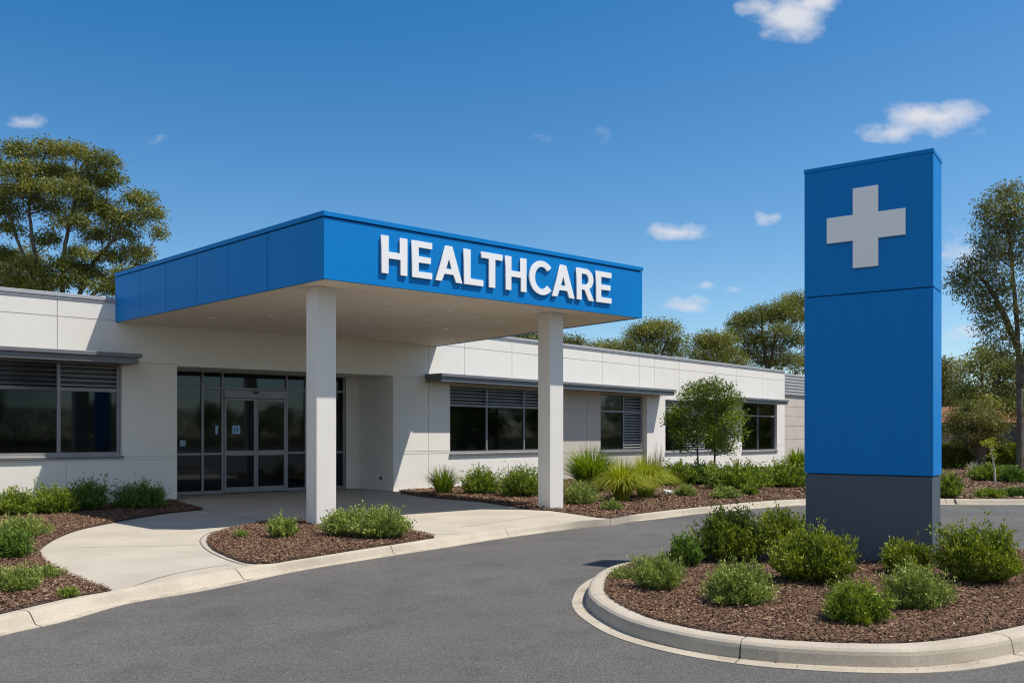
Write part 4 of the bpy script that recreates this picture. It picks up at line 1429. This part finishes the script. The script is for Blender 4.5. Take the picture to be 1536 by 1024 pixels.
def simple_tree(label, px, clumps, d, m, seed, leaf=0.2, dens=60, group=GB, r0=0.14, name='gum_tree', spread=0.32, bark='bark', ground=0.0, fork=0.3, y_fork=None, sprig=30):
    b = at(px, 600, d)
    top = min(c[1] for c in clumps)
    bot = max(c[1] + c[3] for c in clumps)
    yf = y_fork if y_fork else bot - 0.1 * (bot - top)
    tr = [[(b.x, b.y, -0.3), at(px + 2, yf + 12, d), at(px - 6, (yf + top) / 2, d), at(px - 8, top + (yf - top) * 0.2, d)],
          [(b.x + 0.1, b.y, -0.3), at(px + 3, yf + 10, d), at(px + 12, (yf + top) / 2 + 4, d), at(px + 20, top + (yf - top) * 0.35, d)]]
    return tree(name, label, (b.x, b.y), tr, clumps, d, m, M[bark], leaf=leaf, lw=0.32, sprig=sprig, dens=dens, spread=spread, seed=seed, r0=r0, group=group, fork=fork)


simple_tree('rounded gum tree behind the roof right of the canopy end', 985, [(955, 510, 18, 18), (975, 497, 22, 15), (982, 492, 18, 10), (958, 498, 14, 12), (1000, 497, 22, 16), (1016, 515, 14, 16), (985, 515, 26, 14), (945, 522, 12, 14), (965, 530, 24, 12), (1005, 530, 24, 12)], D, M['euc2'], 31)
simple_tree('small gum crown peeping over the roof left of the rounded gum', 912, [(912, 520, 18, 11), (895, 522, 14, 10), (925, 524, 14, 10), (908, 532, 26, 10)], D + 6, M['euc2'], 32)
simple_tree('lowest gum crown over the roof beside the far column', 858, [(856, 512, 10, 8), (868, 516, 8, 8), (846, 514, 12, 9), (862, 522, 20, 9)], D + 2, M['gum_grey'], 33)
simple_tree('gum crown seen between the canopy edge and the roof', 795, [(795, 504, 22, 10), (770, 506, 18, 9), (815, 508, 18, 9), (790, 515, 30, 8)], D - 6, M['gum_grey'], 34)
simple_tree('bright olive gum left of the tallest gum behind the roof', 1075, [(1050, 516, 16, 14), (1062, 508, 14, 10), (1080, 516, 22, 18), (1095, 535, 22, 16), (1088, 516, 16, 12), (1070, 522, 22, 14), (1045, 535, 16, 14), (1070, 538, 28, 12), (1105, 548, 20, 10)], D - 4, M['euc'], 35)
simple_tree('tallest gum tree behind the roof beside the sign', 1150, [(1110, 488, 20, 14), (1130, 478, 22, 14), (1155, 480, 26, 18), (1185, 462, 22, 18), (1200, 480, 20, 24), (1170, 500, 28, 16), (1105, 505, 16, 14), (1195, 515, 26, 20), (1160, 525, 24, 14), (1205, 545, 26, 14), (1140, 510, 16, 12), (1120, 532, 22, 16), (1150, 545, 26, 14), (1185, 542, 24, 16), (1128, 512, 18, 14), (1172, 468, 20, 16), (1118, 480, 16, 12), (1192, 452, 16, 10), (1142, 468, 16, 10), (1215, 450, 16, 12), (1235, 500, 24, 30)], D, M['euc2'], 36, r0=0.17, y_fork=552)
# right edge trees
GE = 'trees beyond the far bed'
b = gp(1529, 721)
D = b[1]
tree('gum_tree', 'tall thin gum tree with grey trunk at the right picture edge', b,
     [[(b[0], b[1], -0.1), at(1530, 650, D), at(1529, 570, D), at(1526, 500, D), at(1520, 420, D), at(1514, 350, D), at(1508, 310, D)], [at(1529, 580, D), at(1542, 510, D), at(1552, 430, D), at(1556, 360, D)], [at(1526, 520, D), at(1505, 470, D), at(1480, 425, D), at(1462, 410, D)]],
     [(1500, 296, 20, 16), (1520, 288, 18, 12), (1484, 308, 16, 14), (1505, 318, 24, 16), (1528, 312, 18, 22), (1476, 330, 14, 16), (1496, 342, 22, 18), (1522, 346, 22, 20), (1474, 358, 15, 14), (1490, 372, 20, 16), (1512, 378, 22, 18), (1534, 382, 18, 22), (1452, 394, 13, 11), (1470, 388, 16, 12), (1442, 412, 14, 12), (1434, 426, 9, 9), (1458, 416, 16, 13), (1478, 408, 18, 14), (1500, 408, 20, 14), (1450, 436, 14, 11), (1468, 438, 16, 13), (1490, 434, 18, 14), (1512, 432, 18, 14), (1466, 460, 13, 13), (1486, 462, 16, 13), (1506, 460, 14, 13), (1474, 486, 12, 12), (1494, 486, 14, 12), (1486, 508, 11, 10), (1510, 502, 12, 14), (1545, 340, 24, 30), (1560, 420, 26, 40), (1545, 470, 18, 24), (1500, 528, 10, 8), (1528, 530, 12, 14)],
     D, M['gum_grey'], M['bark'], leaf=0.11, lw=0.36, sprig=26, dens=112, spread=0.17, droop=0.6, seed=12, r0=0.12, group=GE, fork=0.35, low=-0.5)
simple_tree('pale olive tree behind the house roof right of the sign', 1480, [(1480, 540, 24, 16), (1500, 556, 26, 22), (1456, 556, 20, 20), (1520, 560, 26, 26), (1490, 585, 34, 22), (1452, 588, 22, 18), (1530, 595, 26, 24), (1478, 530, 14, 9), (1500, 612, 34, 18), (1465, 612, 30, 18), (1540, 620, 20, 14)], 50, M['euc2'], 41, group=GE)
simple_tree('dark narrow tree close behind the right edge of the sign', 1420, [(1420, 550, 16, 16), (1425, 575, 16, 18), (1412, 590, 20, 20), (1428, 605, 16, 16), (1405, 560, 20, 20), (1425, 625, 20, 14)], 60, M['gum_grey'], 42, group=GE)
b = gp(1467, 703)
simple_tree('low russet round tree with thick trunk before the house', 1467, [(1462, 618, 28, 12), (1440, 630, 24, 14), (1482, 628, 24, 16), (1462, 642, 34, 16), (1498, 646, 16, 16), (1428, 646, 16, 14), (1450, 612, 14, 8), (1480, 660, 20, 12), (1446, 660, 20, 10), (1466, 630, 30, 14), (1494, 664, 12, 10)], b[1], M['rust'], 43, group=GE, leaf=0.12, dens=110, spread=0.17, r0=0.3, bark='bark_dark', name='round_tree', y_fork=668)
b = gp(1493, 727)
D = b[1]
tree('sapling', 'thin sapling with pale leaning stem in the far bed', b, [[(b[0], b[1], -0.05), at(1492, 705, D), at(1489, 688, D), at(1486, 672, D)]],
     [(1486, 670, 8, 10), (1490, 682, 6, 7), (1482, 664, 5, 5)], D, M['lime'], M['bark_pale'], leaf=0.09, lw=0.35, sprig=10, dens=110, spread=0.08, seed=14, r0=0.04, group=GE)
# far bed planting
GF = 'shrubs in the far bed beyond the road'
shrub('shrub', 'bright round shrub just right of the sign beyond the road', 'shrub', 1428, 747, 40, 38, M['shrub'], 0.07, 3600, 0.5, GF, seed=81)
shrub('shrub', 'green shrub behind the pale sapling', 'shrub', 1490, 722, 58, 26, M['shrub'], 0.08, 3800, 0.5, GF, seed=82)
shrub('shrub', 'green shrub by the grey gum trunk in the far bed', 'shrub', 1528, 724, 44, 26, M['shrub_dark'], 0.08, 2600, 0.5, GF, seed=83)
shrub('ground_cover', 'low green ground plant near the far kerb', 'plant', 1490, 747, 44, 14, M['shrub'], 0.06, 1900, 0.4, GF, seed=84)
shrub('ground_cover', 'low green ground plant at the far kerb by the picture edge', 'plant', 1528, 745, 36, 13, M['shrub_dark'], 0.06, 1600, 0.4, GF, seed=85)
tussock('dry_grass', 'dry pale grass tuft at the foot of the thick russet tree', 'plant', 1464, 712, 30, 22, M['wisp'], 160, 0.012, 0.3, GF)


def hedge(label, px0, px1, yb, yt, m, seed, n=9000, depth=1.6, leaf=0.12):
    rng = np.random.default_rng(seed)
    x0, y0 = gp(px0, yb); x1, y1 = gp(px1, yb)
    h = (yb - yt) / F * y0
    u = rng.uniform(0, 1, n); side = rng.uniform(0, 1, n)
    wob = 0.06 * np.sin(u * 40) + 0.05 * np.sin(u * 93 + 1)
    top = side < 0.4
    z = np.where(top, h * (1 + wob) - np.abs(rng.normal(0, 0.06, n)), rng.uniform(0, 1, n) * h)
    dy = np.where(top, rng.uniform(0, depth, n), np.abs(rng.normal(0, 0.1, n)) + 0.08 * np.sin(u * 55 + z * 5))
    c = np.stack([x0 + (x1 - x0) * u, y0 + (y1 - y0) * u + dy, z], 1)
    ax = unit(rng.normal(0, 0.6, (n, 3)) + np.array([0, -0.5, 0.5]))
    ln = leaf * rng.uniform(0.6, 1.3, n)
    root = empty('hedge', ((x0 + x1) / 2, (y0 + y1) / 2, 0), label, 'hedge')
    v = leaf_arrays(c, ax, ln, ln * 0.5, 0.1, rng)
    link_mesh('foliage', quads_mesh('foliage', v, rng.normal(0.45, 0.2, n)), m, root)
    core = MB()
    core.hexa([(x0, y0 + .16, 0), (x1, y1 + .16, 0), (x1, y1 + depth, 0), (x0, y0 + depth, 0), (x0, y0 + .16, h * .9), (x1, y1 + .16, h * .9), (x1, y1 + depth, h * .9), (x0, y0 + depth, h * .9)])
    core.build('branches', M['twig'], root)
    return root


hedge('clipped dark hedge in front of the orange roofed house', 1395, 1640, 702, 668, M['hedge'], 4, 16000)

# house far right
hd_ = 54.0
hx0, hx1 = at(1395, 650, hd_).x, at(1600, 650, hd_).x
hs = empty('house', ((hx0 + hx1) / 2, hd_, 0), 'low cream house with orange tiled roof behind the hedge', 'house')
PHs = Plane((hx0, hd_), (hx1, hd_))
w = MB()
g0, g1 = PHs.s(1506), PHs.s(1530)
w0, w1 = PHs.s(1428), PHs.s(1440)
hwall(w, PHs, 0, PHs.len, -0.1, 2.3, [(g0, g1, -0.1, 2.0), (w0, w1, 0.9, 1.9)], th=0.2)
w.box(PHs, 0, PHs.len, -7.0, -6.8, -0.1, 2.3); w.box(PHs, 0, 0.2, -6.79, -0.21, -0.1, 2.3); w.box(PHs, PHs.len - 0.2, PHs.len, -6.79, -0.21, -0.1, 2.3)
w.build('house_wall', M['house_wall'], hs, weld=True)
r_ = MB()
e = 0.45
ev = [PHs.pt(-e, e, 2.28), PHs.pt(PHs.len + e, e, 2.28), PHs.pt(PHs.len + e, -7 - e, 2.28), PHs.pt(-e, -7 - e, 2.28)]
rd = [PHs.pt(2.6, -3.5, 3.35), PHs.pt(PHs.len - 2.6, -3.5, 3.35)]
r_.add(ev + rd, [(0, 1, 5, 4), (1, 2, 5), (2, 3, 4, 5), (3, 0, 4), (3, 2, 1, 0)])
r_.build('roof', M['roof_tile'], hs)
gd = MB()
for k in range(5):
    gd.box(PHs, g0, g1, -0.12, -0.06, -0.1 + k * 0.42, -0.1 + k * 0.42 + 0.4)
gd.build('garage_door', M['dark_metal'], hs)
wn = MB()
wn.box(PHs, w0, w1, -0.1, -0.06, 0.9, 0.96); wn.box(PHs, w0, w1, -0.1, -0.06, 1.84, 1.9); wn.box(PHs, w0, w0 + 0.05, -0.1, -0.06, .96, 1.84); wn.box(PHs, w1 - 0.05, w1, -0.1, -0.06, .96, 1.84)
wno = wn.build('window', M['alu'], hs)
q = MB(); q.quad(PHs.pt(w0, -0.08, .9), PHs.pt(w1, -0.08, .9), PHs.pt(w1, -0.08, 1.9), PHs.pt(w0, -0.08, 1.9))
q.build('pane', M['dark_metal'], wno)


def woodland(label, pts, hgt, n, m, seed, leaf=0.45, width=5.0):
    """a mass of trees along a line; crowns are lobed and uneven"""
    rng = np.random.default_rng(seed)
    P = resample(pts, 400)
    P = np.array([(p[0], p[1]) for p in P])
    L = len(P)
    nc = max(10, int(L * 0.35))
    ci = rng.integers(0, L, nc)
    cx = P[ci] + rng.normal(0, width * 0.3, (nc, 2))
    ch = hgt * rng.uniform(0.35, 0.85, nc)
    cr_ = hgt * rng.uniform(0.16, 0.32, nc)
    w = cr_ ** 2
    k = rng.choice(nc, n, p=w / w.sum())
    u = unit(rng.normal(size=(n, 3))) * (rng.uniform(0.3, 1, n) ** 0.4)[:, None]
    c = np.stack([cx[k, 0], cx[k, 1], ch[k]], 1) + u * cr_[k][:, None] * np.array([1, 1, 1.0])
    low = rng.uniform(0, 1, n) < 0.45
    j = rng.integers(0, L, n)
    c[low] = np.stack([P[j, 0] + rng.normal(0, width * .3, n), P[j, 1] + rng.normal(0, width * .3, n), rng.uniform(0, 1, n) ** 1.2 * hgt * 0.62], 1)[low]
    c[:, 2] = np.maximum(c[:, 2], 0.05)
    ax = unit(rng.normal(0, 0.7, (n, 3)) + np.array([0, 0, -0.3]))
    ln = leaf * rng.uniform(0.6, 1.3, n)
    o = link_mesh('woodland', quads_mesh('woodland', leaf_arrays(c, ax, ln, ln * 0.5, 0.1, rng), rng.normal(0.4, 0.15, n) + 0 * k), m)
    return tag(o, label, 'woodland', None, 'stuff')


woodland('line of distant bushland on the horizon behind the house', [(14, 92), (40, 88), (75, 80), (110, 60)], 8.0, 80000, M["gum_grey"], 3, 0.4)
woodland('belt of bushland mirrored dimly in the window glass', [(76, 110), (76, 60), (78, 14), (76, -16), (60, -52), (24, -72), (-16, -74)], 7.5, 300000, M['hedge'], 5, 0.28, 7.0)

# fallen leaves in the gutters and on the path
rng = np.random.default_rng(77)
pos = []
for i in rng.integers(60, NK - 90, 320):
    p = kin_r[i].lerp(kout_r[i], float(rng.uniform(0.72, 1.05)))
    pos.append((p.x + rng.normal(0, .03), p.y + rng.normal(0, .03), ROAD + 0.02))
for i in rng.integers(0, 160, 260):
    p = isl_s[i].lerp(isl_out[i], float(rng.uniform(0.54, 0.75)))
    pos.append((p.x, p.y, ROAD + 0.02))
for _ in range(60):
    pos.append((*gp(rng.uniform(60, 800), rng.uniform(770, 880)), 0.006))
pos = np.array(pos)
a = rng.uniform(0, 6.28, len(pos))
ax = np.stack([np.cos(a), np.sin(a), rng.normal(0, 0.12, len(pos))], 1)
ln = rng.uniform(0.012, 0.042, len(pos))
sd = np.stack([-np.sin(a), np.cos(a), rng.normal(0, 0.2, len(pos))], 1)
v = np.stack([pos, pos + ax * ln[:, None] * .5 + sd * ln[:, None] * .2, pos + ax * ln[:, None], pos + ax * ln[:, None] * .5 - sd * ln[:, None] * .2], 1).reshape(-1, 3)
tag(link_mesh('fallen_leaves', quads_mesh('fallen_leaves', v, rng.uniform(0, 1, len(pos))), M['dry']), 'brown fallen leaves and grit along the kerb gutters', 'leaves', None, 'stuff')

# ================================================================== LIGHT, SKY, CAMERA
sun_v = Vector((1.0, -0.1, 1.8)).normalized()
elev = math.asin(sun_v.z)
sl = bpy.data.lights.new('sun', 'SUN')
sl.energy = 4.6
sl.angle = rad(0.53)
sl.color = (1.0, 0.93, 0.83)
so_ = bpy.data.objects.new('sun', sl)
COL.objects.link(so_)
so_.rotation_euler = (-sun_v).to_track_quat('-Z', 'Y').to_euler()
so_.location = (20, 0, 30)

W = bpy.data.worlds.new('World')
S.world = W
W.use_nodes = True
nt = W.node_tree
L = nt.links
bg = nt.nodes['Background']
sky = N(nt, 'ShaderNodeTexSky')
sky.sky_type = 'NISHITA'
sky.sun_disc = False
sky.sun_elevation = elev
sky.sun_rotation = math.atan2(sun_v.x, sun_v.y)
sky.altitude = 0
sky.air_density = 1.0
sky.dust_density = 0.0
sky.ozone_density = 8.0
grade = N(nt, 'ShaderNodeVectorMath', operation='MULTIPLY_ADD')
L.new(sky.outputs[0], grade.inputs[0])
grade.inputs[1].default_value = (1.42, 1.27, 1.06)
grade.inputs[2].default_value = (-1.0, -0.74, -0.15)
hs_ = N(nt, 'ShaderNodeVectorMath', operation='MAXIMUM')
L.new(grade.outputs[0], hs_.inputs[0])
hs_.inputs[1].default_value = (0.05, 0.2, 0.3)
# clouds by direction (east of the heading +Y plane: u = x / y, w = z / y)
tc = N(nt, 'ShaderNodeTexCoord')
sx = N(nt, 'ShaderNodeSeparateXYZ')
L.new(tc.outputs['Generated'], sx.inputs[0])


def mth(op, a, b=None, c=None, clamp=False):
    n = N(nt, 'ShaderNodeMath', operation=op)
    n.use_clamp = clamp
    for k, q in enumerate((a, b, c)):
        if q is None: continue
        if isinstance(q, (int, float)): n.inputs[k].default_value = q
        else: L.new(q, n.inputs[k])
    return n.outputs[0]


ysafe = mth('MAXIMUM', sx.outputs[1], 0.05)
uu = mth('DIVIDE', sx.outputs[0], ysafe)
ww = mth('DIVIDE', sx.outputs[2], ysafe)
cv = N(nt, 'ShaderNodeCombineXYZ')
L.new(uu, cv.inputs[0]); L.new(ww, cv.inputs[1])


def noise(scale, detail, rough=0.55, vec=None):
    n = N(nt, 'ShaderNodeTexNoise')
    n.inputs['Scale'].default_value = scale
    n.inputs['Detail'].default_value = detail
    n.inputs['Roughness'].default_value = rough
    L.new(vec or cv.outputs[0], n.inputs['Vector'])
    return n


nw = noise(20, 5)
wv = N(nt, 'ShaderNodeVectorMath', operation='MULTIPLY_ADD')
L.new(nw.outputs['Color'], wv.inputs[0])
wv.inputs[1].default_value = (0.05, 0.03, 0)
cv2 = N(nt, 'ShaderNodeVectorMath', operation='ADD')
L.new(cv.outputs[0], cv2.inputs[0])
cv2.inputs[1].default_value = (-0.025, -0.015, 0)
L.new(cv2.outputs[0], wv.inputs[2])
clouds = [(1188, 22, 84, 48, 1.0), (1150, 14, 56, 26, .8), (1228, 5, 58, 28, .85), (1405, 178, 105, 36, 1.0), (1330, 194, 66, 22, .7), (1018, 345, 52, 19, .85), (1153, 325, 24, 15, .7), (1032, 458, 50, 16, .75), (1060, 428, 30, 10, .5),
          (36, 178, 38, 16, .55), (243, 210, 22, 15, .22), (902, 198, 26, 34, .2), (800, 208, 46, 18, .18), (1442, 380, 62, 52, .5), (1440, 500, 60, 18, .4), (1100, 437, 18, 8, .25)]
acc = None
for (px, py, rx, ry, amp) in clouds:
    c = ((px - CX) / F, (CY - py) / F)
    a_ = N(nt, 'ShaderNodeVectorMath', operation='SUBTRACT')
    L.new(wv.outputs[0], a_.inputs[0]); a_.inputs[1].default_value = (c[0], c[1], 0)
    b_ = N(nt, 'ShaderNodeVectorMath', operation='MULTIPLY')
    L.new(a_.outputs[0], b_.inputs[0]); b_.inputs[1].default_value = (F / rx, F / ry, 0)
    l_ = N(nt, 'ShaderNodeVectorMath', operation='LENGTH')
    L.new(b_.outputs[0], l_.inputs[0])
    k_ = mth('MULTIPLY', mth('SUBTRACT', 1.0, l_.outputs['Value'], clamp=True), amp)
    acc = k_ if acc is None else mth('MAXIMUM', acc, k_)
sq = N(nt, 'ShaderNodeVectorMath', operation='MULTIPLY')
L.new(cv.outputs[0], sq.inputs[0]); sq.inputs[1].default_value = (1, 1.6, 1)
n3 = noise(22, 10, 0.6, sq.outputs[0])
val = mth('ADD', mth('MULTIPLY', acc, 1.7), mth('MULTIPLY_ADD', n3.outputs['Fac'], 2.3, -1.38))
dn = mth('MULTIPLY', mth('MULTIPLY', val, mth('MULTIPLY', acc, 5.0, clamp=True)), 0.85, clamp=True)
dn = mth('MULTIPLY', mth('MAXIMUM', dn, 0.0), 1.0, clamp=True)
ahead = mth('GREATER_THAN', sx.outputs[1], 0.06)
dn = mth('MULTIPLY', mth('MULTIPLY', dn, ahead), 0.92)
nb = N(nt, 'ShaderNodeTexNoise')  # unseen clouds added behind the camera to raise the fill light
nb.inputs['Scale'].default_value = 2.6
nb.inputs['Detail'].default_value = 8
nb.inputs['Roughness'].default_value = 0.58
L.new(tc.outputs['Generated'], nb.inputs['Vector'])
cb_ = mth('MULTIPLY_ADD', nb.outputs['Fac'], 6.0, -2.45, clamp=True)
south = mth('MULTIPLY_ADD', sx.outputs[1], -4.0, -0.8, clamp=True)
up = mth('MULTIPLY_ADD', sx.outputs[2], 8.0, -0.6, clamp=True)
fill_clouds = mth('MULTIPLY', mth('MULTIPLY', cb_, south), mth('MULTIPLY', up, 0.9))
dn = mth('MAXIMUM', dn, fill_clouds)
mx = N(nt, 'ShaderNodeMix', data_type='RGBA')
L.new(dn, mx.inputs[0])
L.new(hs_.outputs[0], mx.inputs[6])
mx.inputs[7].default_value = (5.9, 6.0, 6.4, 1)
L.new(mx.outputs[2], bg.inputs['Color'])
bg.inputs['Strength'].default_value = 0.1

S.view_settings.view_transform = 'Standard'
S.view_settings.look = 'None'
S.view_settings.exposure = 0.34
S.view_settings.gamma = 1.0
S.view_settings.use_curve_mapping = False
S.cycles.filter_width = 1.15
S.cycles.max_bounces = 8
S.cycles.transparent_max_bounces = 16
S.cycles.caustics_reflective = False
S.cycles.caustics_refractive = False

cam = bpy.data.cameras.new('camera')
co = bpy.data.objects.new('camera', cam)
COL.objects.link(co)
co.location = (0, 0, H)
co.rotation_euler = (rad(90), 0, 0)
cam.sensor_width = 36
cam.lens = 36 * F / 1536
cam.shift_y = (CY - 512) / 1536
cam.clip_start = 0.1
cam.clip_end = 3000
S.camera = co
for o in S.objects:
    if '_w' in o: del o['_w']
